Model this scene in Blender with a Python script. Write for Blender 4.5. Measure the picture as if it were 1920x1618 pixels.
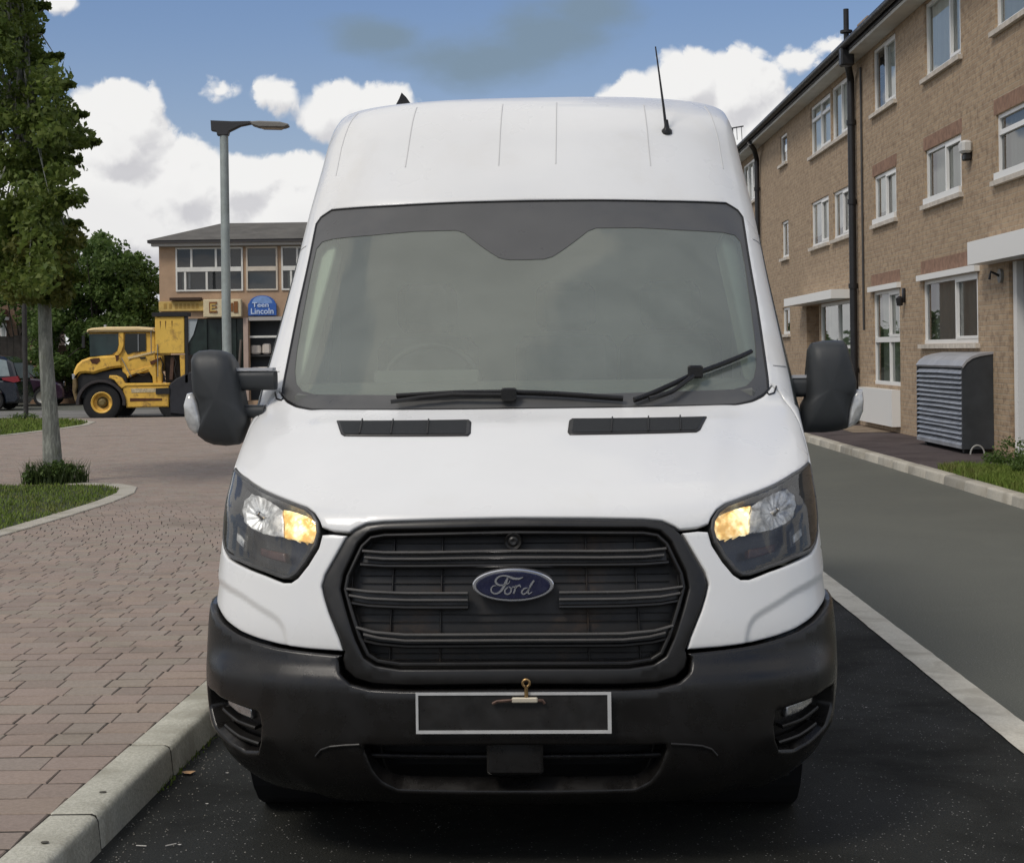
import bpy, bmesh, math, random
import numpy as np
from mathutils import Vector, Matrix
from mathutils.geometry import delaunay_2d_cdt
random.seed(7); rng=np.random.default_rng(11)
scn=bpy.context.scene; COL=scn.collection
for o in list(bpy.data.objects): bpy.data.objects.remove(o)
# ================= camera, world, sun, exposure =================
CAMH=1.65; FPX=3118.; CX,CY=960.,661.; ROLL=math.radians(0.75)
cam=bpy.data.cameras.new('camera'); camo=bpy.data.objects.new('camera',cam); COL.objects.link(camo); scn.camera=camo
cam.sensor_width=36; cam.sensor_fit='HORIZONTAL'; cam.lens=FPX/1920*36; cam.shift_y=-148/1920; cam.clip_end=2000; cam.clip_start=.05
c_,s_=math.cos(ROLL),math.sin(ROLL)
M3=Matrix(((c_,s_,0),(0,0,-1),(-s_,c_,0)))      # columns: right, up, back
camo.matrix_world=Matrix.Translation((0,0,CAMH))@M3.to_4x4()
scn.view_settings.view_transform='Standard'; scn.view_settings.look='None'; scn.view_settings.gamma=1
scn.view_settings.use_curve_mapping=False; scn.view_settings.exposure=-0.22
SUN_EL=math.radians(48); SUN_AZ=math.radians(222)     # azimuth clockwise from +Y (behind the camera, to the left)
sl=bpy.data.lights.new('sun','SUN'); sl.energy=1.9; sl.angle=math.radians(14); sl.color=(1,.93,.84)
so=bpy.data.objects.new('sun',sl); COL.objects.link(so)
sd=Vector((math.sin(SUN_AZ)*math.cos(SUN_EL),math.cos(SUN_AZ)*math.cos(SUN_EL),math.sin(SUN_EL)))
so.rotation_euler=sd.to_track_quat('Z','Y').to_euler(); so.location=(0,0,30)

# ---- node helpers
class NT:
    def __init__(s,tree): s.t=tree; s.n=tree.nodes; s.l=tree.links
    def new(s,ty,**k):
        n=s.n.new(ty)
        for a,b in k.items(): setattr(n,a,b)
        return n
    def put(s,inp,v):
        if hasattr(v,'default_value') or hasattr(v,'is_output'): s.l.new(v,inp)
        else: inp.default_value=v
    def m(s,op,a,b=0.,c=None,clamp=False):
        n=s.new('ShaderNodeMath',operation=op,use_clamp=clamp); s.put(n.inputs[0],a); s.put(n.inputs[1],b)
        if c is not None: s.put(n.inputs[2],c)
        return n.outputs[0]
    def noise(s,vec,scale,detail=4,rough=.55,dist=0.,lac=2.):
        n=s.new('ShaderNodeTexNoise'); s.put(n.inputs['Vector'],vec); n.inputs['Scale'].default_value=scale
        n.inputs['Detail'].default_value=detail; n.inputs['Roughness'].default_value=rough; n.inputs['Distortion'].default_value=dist
        n.inputs['Lacunarity'].default_value=lac
        return n.outputs[0]
    def ramp(s,v,a,b,lo=0.,hi=1.,smooth=True):
        if a>b: a,b,lo,hi=b,a,hi,lo
        n=s.new('ShaderNodeMapRange',interpolation_type='SMOOTHSTEP' if smooth else 'LINEAR'); s.put(n.inputs[0],v)
        for i,x in zip((1,2,3,4),(a,b,lo,hi)): n.inputs[i].default_value=x
        return n.outputs[0]
    def mix(s,f,a,b):
        n=s.new('ShaderNodeMix',data_type='RGBA'); s.put(n.inputs[0],f)
        for i,v in ((6,a),(7,b)):
            if isinstance(v,(tuple,list)): n.inputs[i].default_value=(*v[:3],1)
            else: s.l.new(v,n.inputs[i])
        return n.outputs[2]

# ---- world: clear sky plus cumulus, all a function of the direction
W=bpy.data.worlds.new('World'); scn.world=W; W.use_nodes=True; W.cycles.sampling_method='MANUAL'; W.cycles.sample_map_resolution=256
w=NT(W.node_tree)
for n in list(w.n): w.n.remove(n)
sky=w.new('ShaderNodeTexSky',sky_type='NISHITA'); sky.sun_disc=False; sky.sun_elevation=SUN_EL; sky.sun_rotation=SUN_AZ
sky.air_density=1.0; sky.dust_density=.7; sky.ozone_density=2.5
tc=w.new('ShaderNodeTexCoord'); sep=w.new('ShaderNodeSeparateXYZ'); w.l.new(tc.outputs['Generated'],sep.inputs[0])
def cloud_group():
    g=bpy.data.node_groups.new('cloud_field','ShaderNodeTree')
    g.interface.new_socket('u',in_out='INPUT',socket_type='NodeSocketFloat'); g.interface.new_socket('v',in_out='INPUT',socket_type='NodeSocketFloat')
    g.interface.new_socket('p',in_out='INPUT',socket_type='NodeSocketVector'); g.interface.new_socket('f',in_out='OUTPUT',socket_type='NodeSocketFloat')
    q=NT(g); gi=q.new('NodeGroupInput'); go=q.new('NodeGroupOutput'); u,v=gi.outputs[0],gi.outputs[1]
    blobs=[(225,285,120,125),(170,450,330,190),(340,360,140,110),(455,345,120,62),(580,420,170,120),(575,340,75,55),
      (528,180,58,34),(640,210,85,62),(725,205,80,58),(765,270,75,80),(420,176,40,18),(128,24,46,24),
      (1195,205,95,65),(1300,180,100,85),(1390,190,100,95),(1430,270,130,100),(1510,132,60,30),(1560,112,46,22),(1330,290,240,90),
      (-260,300,260,150),(-500,60,200,70),(2200,120,260,90),(2600,300,300,120),(60,-420,260,90),(1300,-500,330,110)]
    f=None
    for x,y,a,b in blobs:
        U=math.atan((x-CX)/FPX); V=(CY-y)/FPX
        e=q.m('MULTIPLY',q.m('SUBTRACT',u,U),FPX/a); h=q.m('MULTIPLY',q.m('SUBTRACT',v,V),FPX/b)
        r=q.m('SUBTRACT',1.,q.m('SQRT',q.m('ADD',q.m('MULTIPLY',e,e),q.m('MULTIPLY',h,h))))
        r=q.m('MULTIPLY',r,(a*b)**.5/90.)
        f=r if f is None else q.m('SMOOTH_MAX',f,r,.15)
    f=q.m('SMOOTH_MAX',f,q.m('MINIMUM',q.m('MULTIPLY',q.m('SUBTRACT',.098,v),14.),1.2),.25)   # bank low over the horizon
    cv=q.new('ShaderNodeCombineXYZ'); q.l.new(u,cv.inputs[0]); q.l.new(v,cv.inputs[1]); V3=cv.outputs[0]
    def n2(vec,sc,det,ro=.55):
        n=q.new('ShaderNodeTexNoise',noise_dimensions='2D'); q.l.new(vec,n.inputs['Vector']); n.inputs['Scale'].default_value=sc; n.inputs['Detail'].default_value=det; n.inputs['Roughness'].default_value=ro; return n.outputs[0]
    n1=n2(V3,15,1); n3=n2(V3,48,5,.6)
    wv=q.new('ShaderNodeVectorMath',operation='MULTIPLY_ADD'); cw=q.new('ShaderNodeCombineXYZ'); q.l.new(n3,cw.inputs[0]); q.l.new(n1,cw.inputs[1])
    q.l.new(cw.outputs[0],wv.inputs[0]); wv.inputs[1].default_value=(.022,.03,0); q.l.new(V3,wv.inputs[2])
    vor=q.new('ShaderNodeTexVoronoi',feature='F1',voronoi_dimensions='2D'); vor.inputs['Scale'].default_value=42; vor.inputs['Detail'].default_value=2.5
    vor.inputs['Roughness'].default_value=.6; vor.normalize=True
    q.l.new(wv.outputs[0],vor.inputs['Vector'])
    f=q.m('ADD',f,q.m('MULTIPLY',q.m('SUBTRACT',n1,.5),.55)); f=q.m('SUBTRACT',f,q.m('MULTIPLY',q.m('SUBTRACT',vor.outputs[0],.30),.75))
    f=q.m('ADD',f,q.m('MULTIPLY',q.m('SUBTRACT',n3,.5),.35))
    # away from the view the same kind of cumulus goes on, by noise alone
    n4=n2(gi.outputs[2],6.,4,.6); far=q.m('ADD',q.m('MULTIPLY',q.m('SUBTRACT',n2(gi.outputs[2],1.1,1),.5),6.0),.25)
    far=q.m('ADD',far,q.m('MULTIPLY',q.m('SUBTRACT',n4,.5),1.6))
    au=q.m('ABSOLUTE',u); side=q.ramp(q.m('MAXIMUM',au,q.m('MULTIPLY',v,1.3)),.45,.62)
    f=q.m('ADD',q.m('MULTIPLY',f,q.m('SUBTRACT',1.,side)),q.m('MULTIPLY',far,side))
    q.l.new(f,go.inputs[0]); return g
G=cloud_group()
u=w.m('ARCTAN2',sep.outputs[0],sep.outputs[1]); v=w.m('ARCSINE',sep.outputs[2])
zc_=w.m('ADD',w.m('MAXIMUM',sep.outputs[2],0.),.22); pc=w.new('ShaderNodeCombineXYZ'); w.put(pc.inputs[0],w.m('DIVIDE',sep.outputs[0],zc_)); w.put(pc.inputs[1],w.m('DIVIDE',sep.outputs[1],zc_))
def field(uu,vv):
    n=w.new('ShaderNodeGroup'); n.node_tree=G; w.put(n.inputs[0],uu); w.put(n.inputs[1],vv); w.l.new(pc.outputs[0],n.inputs[2]); return n.outputs[0]
f0=field(u,v); f1=field(w.m('ADD',u,-.004),w.m('ADD',v,.011))
dens=w.ramp(f0,-.05,.16); lit=w.m('SUBTRACT',f0,f1)
deep=w.ramp(f0,.2,2.0)
b=w.m('ADD',w.ramp(lit,-.30,.30,.0,.30,True),w.m('MULTIPLY',deep,-.10)); b=w.m('ADD',b,.70)
b=w.m('MAXIMUM',w.m('MINIMUM',b,.96),.62)
cc=w.new('ShaderNodeCombineColor'); w.put(cc.inputs[0],w.m('MULTIPLY',b,1.0)); w.put(cc.inputs[1],w.m('MULTIPLY',b,.995)); w.put(cc.inputs[2],w.m('ADD',w.m('MULTIPLY',b,.87),.11))
# thin dark veil high in the middle
cvv=w.new('ShaderNodeCombineXYZ'); w.put(cvv.inputs[0],u); w.put(cvv.inputs[1],w.m('MULTIPLY',v,2.0))
veil=None
for x,y,a,bb in ((700,75,120,45),(900,120,200,60),(1030,75,190,75),(1110,30,120,50)):
    e=w.m('MULTIPLY',w.m('SUBTRACT',u,math.atan((x-CX)/FPX)),FPX/a); h=w.m('MULTIPLY',w.m('SUBTRACT',v,(CY-y)/FPX),FPX/bb)
    r=w.m('SUBTRACT',1.,w.m('SQRT',w.m('ADD',w.m('MULTIPLY',e,e),w.m('MULTIPLY',h,h))))
    veil=r if veil is None else w.m('SMOOTH_MAX',veil,r,.3)
veil=w.m('ADD',veil,w.m('MULTIPLY',w.m('SUBTRACT',w.noise(cvv.outputs[0],22,5,.55),.5),1.1))
veil=w.ramp(veil,-.1,.75,0.,.8)
bgs=w.new('ShaderNodeBackground'); w.l.new(w.mix(.35,sky.outputs[0],(2.0,3.3,7.0)),bgs.inputs[0]); bgs.inputs[1].default_value=.10
hz=w.new('ShaderNodeBackground'); hz.inputs[0].default_value=(.72,.84,1.0,1); hz.inputs[1].default_value=.72
mh=w.new('ShaderNodeMixShader'); w.put(mh.inputs[0],w.ramp(v,.22,.04,.02,.6)); w.l.new(bgs.outputs[0],mh.inputs[1]); w.l.new(hz.outputs[0],mh.inputs[2])
bgv=w.new('ShaderNodeBackground'); bgv.inputs[0].default_value=(.25,.34,.42,1); bgv.inputs[1].default_value=.95
m1=w.new('ShaderNodeMixShader'); w.put(m1.inputs[0],veil); w.l.new(mh.outputs[0],m1.inputs[1]); w.l.new(bgv.outputs[0],m1.inputs[2])
bgc=w.new('ShaderNodeBackground'); w.l.new(cc.outputs[0],bgc.inputs[0]); bgc.inputs[1].default_value=1.08
m2=w.new('ShaderNodeMixShader'); w.put(m2.inputs[0],w.m('MULTIPLY',dens,w.ramp(v,-.02,.0,0.,1.))); w.l.new(m1.outputs[0],m2.inputs[1]); w.l.new(bgc.outputs[0],m2.inputs[2])
wo=w.new('ShaderNodeOutputWorld'); w.l.new(m2.outputs[0],wo.inputs[0])

# ================= helpers =================
def ray(px,py):
    a,b=(px-CX)/FPX,(CY-py)/FPX; return a*c_+b*s_, -a*s_+b*c_
def at(px,py,Y):
    a,b=ray(px,py); return a*Y,CAMH+b*Y
def gnd(px,py,z=0.):
    a,b=ray(px,py); Y=(z-CAMH)/b; return a*Y,Y
def tag(o,label=None,cat=None,group=None,kind=None):
    if label: o['label']=label
    if cat: o['category']=cat
    if group: o['group']=group
    if kind: o['kind']=kind
    return o
ORG={}
def empty(name,loc,label,cat,group=None,rz=0.):
    o=bpy.data.objects.new(name,None); COL.objects.link(o); o.location=loc; o.rotation_euler=(0,0,rz); o.empty_display_size=.2
    ORG[o]=np.array(loc,float); return tag(o,label,cat,group)
def srgb(r,g,b): return tuple(((c/255)/12.92 if c/255<=.04045 else ((c/255+.055)/1.055)**2.4) for c in (r,g,b))
MATS={}
def mat(name,col,rough=.6,metal=0.,var=0.,vs=3.,bump=0.,bs=60.,spec=.5,coat=0.,emit=None,es=1.,vcol=False,dirt=None,ds=2.,stretch=None):
    if name in MATS: return MATS[name]
    m=bpy.data.materials.new(name); m.use_nodes=True; q=NT(m.node_tree); p=q.n['Principled BSDF']
    p.inputs['Roughness'].default_value=rough; p.inputs['Metallic'].default_value=metal; p.inputs['Specular IOR Level'].default_value=spec
    p.inputs['Coat Weight'].default_value=coat; p.inputs['Coat Roughness'].default_value=.06
    tcn=q.new('ShaderNodeTexCoord'); vec=tcn.outputs['Object']
    if stretch:
        mp=q.new('ShaderNodeMapping'); mp.inputs['Scale'].default_value=stretch; q.l.new(vec,mp.inputs[0]); vec=mp.outputs[0]
    c=col
    rgb=q.new('ShaderNodeRGB'); rgb.outputs[0].default_value=(*col,1); c=rgb.outputs[0]
    if vcol:
        at_=q.new('ShaderNodeAttribute',attribute_name='tint'); hs=q.new('ShaderNodeMix',data_type='RGBA',blend_type='MULTIPLY'); hs.inputs[0].default_value=1
        q.l.new(c,hs.inputs[6]); q.l.new(at_.outputs[0],hs.inputs[7]); c=hs.outputs[2]
    if var:
        n=q.noise(vec,vs,5,.6); k=q.ramp(n,.25,.75,1-var,1+var); hs=q.new('ShaderNodeVectorMath',operation='SCALE'); q.l.new(c,hs.inputs[0]); q.l.new(k,hs.inputs[3]); c=hs.outputs[0]
    if dirt:
        k=q.ramp(q.noise(vec,ds,6,.65,.4),.50,.72); c=q.mix(k,c,dirt)
    q.l.new(c,p.inputs['Base Color'])
    if bump:
        bn=q.new('ShaderNodeBump'); bn.inputs['Strength'].default_value=bump; bn.inputs['Distance'].default_value=.01
        q.l.new(q.noise(vec,bs,4,.6),bn.inputs['Height']); q.l.new(bn.outputs[0],p.inputs['Normal'])
    if rough and var:
        q.put(p.inputs['Roughness'],q.ramp(q.noise(vec,vs*1.7,4,.6),.3,.7,max(rough-.08,.02),min(rough+.1,1)))
    if emit: p.inputs['Emission Color'].default_value=(*emit,1); p.inputs['Emission Strength'].default_value=es
    MATS[name]=m; return m
def glassy(name,tint,film,amt,gl=1.0,rough=.02,ior=1.5):
    """thin glazing: clear sheet + reflection + a film of dust"""
    if name in MATS: return MATS[name]
    m=bpy.data.materials.new(name); m.use_nodes=True; q=NT(m.node_tree); q.n.remove(q.n['Principled BSDF']); out=q.n['Material Output']
    tr=q.new('ShaderNodeBsdfTransparent'); tr.inputs[0].default_value=(*tint,1); g=q.new('ShaderNodeBsdfGlossy'); g.inputs['Roughness'].default_value=rough
    g.inputs[0].default_value=(gl,gl,gl,1)
    d=q.new('ShaderNodeBsdfDiffuse'); d.inputs[0].default_value=(*film,1)
    a=q.new('ShaderNodeMixShader'); tcn=q.new('ShaderNodeTexCoord')
    k=q.m('MULTIPLY',q.m('ADD',q.ramp(q.noise(tcn.outputs['Object'],1.6,6,.62,.5),.35,.7,-.12,.12),q.ramp(q.noise(tcn.outputs['Object'],240,2,.7),.3,.75,.96,1.04)),amt)
    q.put(a.inputs[0],k); q.l.new(tr.outputs[0],a.inputs[1]); q.l.new(d.outputs[0],a.inputs[2])
    fr=q.new('ShaderNodeFresnel'); fr.inputs[0].default_value=ior; b=q.new('ShaderNodeMixShader')
    q.l.new(fr.outputs[0],b.inputs[0]); q.l.new(a.outputs[0],b.inputs[1]); q.l.new(g.outputs[0],b.inputs[2]); q.l.new(b.outputs[0],out.inputs[0])
    MATS[name]=m; return m

class MB:
    def __init__(s): s.v=[]; s.f=[]; s.t=[]; s.tint=None
    def add(s,vs,fs):
        n=len(s.v); s.v+= [tuple(map(float,p)) for p in vs]; s.f+=[tuple(i+n for i in f) for f in fs]; s.t+=[s.tint]*len(vs); return s
    def box(s,x0,x1,y0,y1,z0,z1):
        return s.add([(x,y,z) for z in (z0,z1) for y in (y0,y1) for x in (x0,x1)],[(0,2,3,1),(4,5,7,6),(0,1,5,4),(2,6,7,3),(0,4,6,2),(1,3,7,5)])
    def cbox(s,x0,x1,y0,y1,z0,z1,c=.01):
        """box with chamfered edges all round the top and the uprights"""
        v=[];
        def ring(i,z): return [(x0+i+0,y0+c+i,z),(x0+c+i,y0+i,z),(x1-c-i,y0+i,z),(x1-i,y0+c+i,z),(x1-i,y1-c-i,z),(x1-c-i,y1-i,z),(x0+c+i,y1-i,z),(x0+i,y1-c-i,z)]
        r=[ring(0,z0),ring(0,z1-c),ring(c*.8,z1)]
        if z0+c<z1-c: r=[ring(c*.8,z0),ring(0,z0+c),ring(0,z1-c),ring(c*.8,z1)]
        vs=sum(r,[]); fs=[tuple(range(7,-1,-1)),tuple(range(8*(len(r)-1),8*len(r)))]
        for k in range(len(r)-1):
            for i in range(8): a=k*8+i; b=k*8+(i+1)%8; fs.append((a,b,b+8,a+8))
        return s.add(vs,fs)
    def tube(s,pts,r,n=8,cap=True):
        pts=[Vector(p) for p in pts]; rs=r if isinstance(r,(list,tuple)) else [r]*len(pts); vs=[];fs=[]
        up=None
        for i,p in enumerate(pts):
            d=(pts[min(i+1,len(pts)-1)]-pts[max(i-1,0)]).normalized()
            if up is None: up=d.orthogonal().normalized()
            up=(up-d*up.dot(d)).normalized(); w_=d.cross(up)
            for k in range(n): a=2*math.pi*k/n; vs.append(p+(up*math.cos(a)+w_*math.sin(a))*rs[i])
        for i in range(len(pts)-1):
            for k in range(n): a=i*n+k; b=i*n+(k+1)%n; fs.append((a,b,b+n,a+n))
        if cap: fs+= [tuple(range(n-1,-1,-1)),tuple(range(len(vs)-n,len(vs)))]
        return s.add(vs,fs)
    def prism(s,outline,axis,a0,a1,inset=0.):
        """2-D outline pushed along an axis ('x','y','z'); inset rounds the two end faces"""
        k={'x':lambda p,q:(q,p[0],p[1]),'y':lambda p,q:(p[0],q,p[1]),'z':lambda p,q:(p[0],p[1],q)}[axis]
        n=len(outline); cx=sum(p[0] for p in outline)/n; cy=sum(p[1] for p in outline)/n
        lv=[(a0,0),(a1,0)] if not inset else [(a0,inset),(a0+inset*(1 if a1>a0 else -1),0),(a1-inset*(1 if a1>a0 else -1),0),(a1,inset)]
        vs=[]
        for d,i in lv:
            O=outline if not i else inset_poly(outline,i)
            vs+=[k(p,d) for p in O]
        fs=[tuple(range(n-1,-1,-1)),tuple(range(len(vs)-n,len(vs)))]
        for j in range(len(lv)-1):
            for i in range(n): a=j*n+i; b=j*n+(i+1)%n; fs.append((a,b,b+n,a+n))
        return s.add(vs,fs)
    def lathe(s,c,axis,prof,n=24):
        """profile of (radius, along) about an axis through c"""
        ax=Vector(axis).normalized(); u=ax.orthogonal().normalized(); w_=ax.cross(u); c=Vector(c); vs=[];fs=[]
        for r,h in prof:
            for k in range(n): a=2*math.pi*k/n; vs.append(c+ax*h+(u*math.cos(a)+w_*math.sin(a))*r)
        for i in range(len(prof)-1):
            for k in range(n): a=i*n+k; b=i*n+(k+1)%n; fs.append((a,b,b+n,a+n))
        return s.add(vs,fs)
    def mesh(s,name,m=None,org=(0,0,0),smooth=False,recalc=True):
        me=bpy.data.meshes.new(name); V=np.array(s.v,float)-np.array(org) if s.v else np.zeros((0,3))
        me.from_pydata(V.tolist(),[],s.f); me.update()
        if recalc:
            bm=bmesh.new(); bm.from_mesh(me); bmesh.ops.recalc_face_normals(bm,faces=bm.faces); bm.to_mesh(me); bm.free()
        if any(t is not None for t in s.t):
            at_=me.color_attributes.new('tint','FLOAT_COLOR','POINT')
            at_.data.foreach_set('color',np.array([[*(t or (1,1,1)),1] for t in s.t],np.float32).ravel())
        if m: me.materials.append(m)
        if smooth:
            me.shade_smooth()
            if smooth is not True: me.set_sharp_from_angle(angle=math.radians(smooth))
        return me
    def build(s,name,m,parent=None,smooth=False,label=None,cat=None,group=None,kind=None,recalc=True):
        org=ORG.get(parent,np.zeros(3)); me=s.mesh(name,m,org,smooth,recalc)
        o=bpy.data.objects.new(name,me); COL.objects.link(o)
        if parent: o.parent=parent; ORG[o]=org
        return tag(o,label,cat,group,kind)
def inset_poly(P,d):
    P=[Vector((p[0],p[1])) for p in P]; n=len(P); A=sum(P[i].x*P[(i+1)%n].y-P[(i+1)%n].x*P[i].y for i in range(n)); sg=1 if A>0 else -1; out=[]
    for i in range(n):
        a=(P[i]-P[i-1]); b=(P[(i+1)%n]-P[i]); a=a.normalized() if a.length>1e-9 else Vector((1,0)); b=b.normalized() if b.length>1e-9 else a
        na=Vector((-a.y,a.x))*sg; nb=Vector((-b.y,b.x))*sg; m=(na+nb); m=m.normalized() if m.length>1e-6 else na
        k=1/max(m.dot(na),.4); q=P[i]+m*d*k; out.append((q.x,q.y))
    return out
def circ(cx,cy,r,n=24,ry=None): return [(cx+r*math.cos(2*math.pi*i/n),cy+(ry or r)*math.sin(2*math.pi*i/n)) for i in range(n)]
def rrect(x0,x1,y0,y1,r,n=4):
    P=[]
    for cx,cy,a0 in ((x1-r,y1-r,0),(x0+r,y1-r,90),(x0+r,y0+r,180),(x1-r,y0+r,270)):
        for k in range(n+1): a=math.radians(a0+90*k/n); P.append((cx+r*math.cos(a),cy+r*math.sin(a)))
    return P
# ---------- van body surface: rows of (depth, height, half width, corner depth, edge drop) ----------
ROWS = np.array([
 (.13,.24,.89,.46,0),(.05,.30,.97,.48,0),(.015,.36,1.02,.50,0),(.00,.45,1.045,.50,0),(.00,.60,1.056,.50,0),(.005,.75,1.05,.50,0),
 (.03,.90,1.033,.50,0),(.07,1.05,1.022,.50,0),(.10,1.126,1.02,.50,.01),(.17,1.175,1.02,.50,.02),(.28,1.225,1.023,.47,.03),
 (.46,1.30,1.025,.45,.035),(.66,1.375,1.03,.43,.035),(.85,1.448,1.034,.41,.03),(.90,1.50,1.03,.40,.025),
 (1.08,1.69,1.012,.42,.01),(1.325,1.95,.985,.42,0),(1.62,2.26,.958,.40,-.01),(1.70,2.36,.942,.38,-.015),
 (1.82,2.50,.921,.36,-.02),(1.94,2.635,.905,.34,-.035),(2.08,2.73,.893,.32,-.055),(2.32,2.80,.885,.2,-.085),
 (2.8,2.825,.88,.05,-.11),(4.3,2.83,.88,0,-.12),(5.9,2.825,.88,0,-.12)])
def _dens():
    R=ROWS; n=len(R)
    seg=np.hypot(np.diff(R[:,0]),np.diff(R[:,1])); s=np.concatenate([[0],np.cumsum(seg)])
    m=np.zeros_like(R)
    for k in range(R.shape[1]):            # monotone cubic tangents
        d=np.diff(R[:,k])/seg
        for i in range(1,n-1):
            m[i,k]=0 if d[i-1]*d[i]<=0 else 2*d[i-1]*d[i]/(d[i-1]+d[i])
        m[0,k]=d[0]; m[-1,k]=d[-1]
    ss=np.linspace(0,s[-1],4000); idx=np.clip(np.searchsorted(s,ss,side='right')-1,0,n-2)
    h=seg[idx]; t=(ss-s[idx])/h; t=t[:,None]; h=h[:,None]
    out=(2*t**3-3*t**2+1)*R[idx]+(t**3-2*t**2+t)*h*m[idx]+(-2*t**3+3*t**2)*R[idx+1]+(t**3-t**2)*h*m[idx+1]
    ker=np.hanning(61); ker/=ker.sum()          # light smoothing of the rows
    pad=np.pad(out,((30,30),(0,0)),mode='edge')
    sm=np.stack([np.convolve(pad[:,k],ker,'valid') for k in range(out.shape[1])],1)
    return s,ss,sm
SROW,SS,SD=_dens()
UF=1.3; NE=2.6
def S0(U,s):
    U=np.asarray(U,float); s=np.asarray(s,float)
    c=[np.interp(s,SS,SD[:,k]) for k in range(5)]
    a=np.abs(U); ph=np.clip(a/UF,0,1)*np.pi/2
    sn=np.sin(ph); cs=np.cos(ph)
    r=np.maximum(sn,1e-9)**(2/NE); g=1-np.maximum(cs,0)**(2/NE)
    ex=np.maximum(a-UF,0)
    x=c[2]*r+.02*np.clip(ex/.6,0,1)
    y=c[0]+c[3]*g+ex
    z=c[1]+c[4]*g
    return np.stack([np.sign(U)*x,y,z],-1)
VAN=dict(x=-.007,y=5.2,yaw=math.radians(2.65))
def to_world(P):
    c,s=math.cos(VAN['yaw']),math.sin(VAN['yaw'])      # far end swings to +x
    x=P[...,0]*c+P[...,1]*s+VAN['x']; y=-P[...,0]*s+P[...,1]*c+VAN['y']
    return np.stack([x,y,P[...,2]],-1)
def to_local(P):
    c,s=math.cos(VAN['yaw']),math.sin(VAN['yaw'])
    X=P[...,0]-VAN['x'];Y=P[...,1]-VAN['y']
    return np.stack([X*c-Y*s,X*s+Y*c,P[...,2]],-1)
def project(P):
    a=P[...,0]/P[...,1]; b=(P[...,2]-CAMH)/P[...,1]; c,s=math.cos(ROLL),math.sin(ROLL)
    return np.stack([CX+FPX*(a*c-b*s),CY-FPX*(a*s+b*c)],-1)
_gU,_gs=np.meshgrid(np.linspace(-1.2,1.2,233),np.linspace(0,3.6,420))
_gp=project(to_world(S0(_gU,_gs)))
def inv(pts):
    """photo points -> (U,s) where the sight line meets the van's skin"""
    res=[]
    for px,py in pts:
        d=(_gp[...,0]-px)**2+(_gp[...,1]-py)**2; i=np.unravel_index(np.argmin(d),d.shape)
        q=np.array([_gU[i],_gs[i]]); t=np.array([px,py])
        for _ in range(8):
            f=lambda u,v: project(to_world(S0(u,v)))
            p0=f(*q); J=np.stack([(f(q[0]+1e-4,q[1])-p0)/1e-4,(f(q[0],q[1]+1e-4)-p0)/1e-4],1)
            try: st=np.linalg.solve(J,t-p0)
            except Exception: break
            st=np.clip(st,-.03,.03); q=q+st; q[0]=np.clip(q[0],-1.22,1.22)
        e=np.hypot(*(f(*q)-t))
        if e>3: q=np.array([_gU[i],_gs[i]])
        res.append(q)
    return np.array(res)
# ================= the van =================
def D_(P): 
    """list of photo points or (U,s) pairs (values under 10) -> (U,s) of the image-left half, U positive"""
    out=[]
    for p in P:
        if abs(p[0])<10: out.append((abs(p[0]),p[1]))
        else: q=inv([p])[0]; out.append((min(abs(q[0]),1.30),q[1]))
    return out
def z2s(z): return float(np.interp(z,SD[:2600,1],SS[:2600]))
def resample(P,h,closed=True):
    P=np.array(P,float); out=[]
    n=len(P)
    for i in range(n if closed else n-1):
        a=P[i];b=P[(i+1)%n]; k=max(1,int(np.ceil(np.hypot(*(b-a))/h)))
        for j in range(k): out.append(a+(b-a)*j/k)
    if not closed: out.append(P[-1])
    return np.array(out)
def smooth_poly(P,it=1,keep=()):
    """corner cutting, closed"""
    P=[tuple(p) for p in P]
    for _ in range(it):
        Q=[]
        for i in range(len(P)):
            a=P[i];b=P[(i+1)%len(P)]
            Q.append((a[0]*.8+b[0]*.2,a[1]*.8+b[1]*.2)); Q.append((a[0]*.2+b[0]*.8,a[1]*.2+b[1]*.8))
        P=Q
    return P
def inside(P,poly):
    x,y=P[:,0],P[:,1]; r=np.zeros(len(P),bool); n=len(poly)
    for i in range(n):
        x0,y0=poly[i]; x1,y1=poly[(i+1)%n]
        if y0==y1: continue
        c=((y0>y)!=(y1>y))&(x<(x1-x0)*(y-y0)/(y1-y0)+x0); r^=c
    return r
def dist(P,poly,closed=True):
    d=np.full(len(P),1e9); n=len(poly)
    for i in range(n if closed else n-1):
        a=np.array(poly[i]);b=np.array(poly[(i+1)%n]); ab=b-a; L=ab@ab
        t=np.clip(((P-a)@ab)/max(L,1e-12),0,1); d=np.minimum(d,np.hypot(*(P-a-t[:,None]*ab).T))
    return d
def nrm(U,s,f):
    e=.004; a=f(U+e,s)-f(U-e,s); b_=f(U,s+e)-f(U,s-e); n=np.cross(a,b_); L=np.linalg.norm(n,axis=-1,keepdims=True); return n/np.maximum(L,1e-12)
def N0(U,s): return nrm(U,s,S0)       # points outward (towards -y in front)
def mirror_half(P): return [tuple(p) for p in P]+[(-p[0],p[1]) for p in reversed(P) if abs(p[0])>1e-6]
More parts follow.
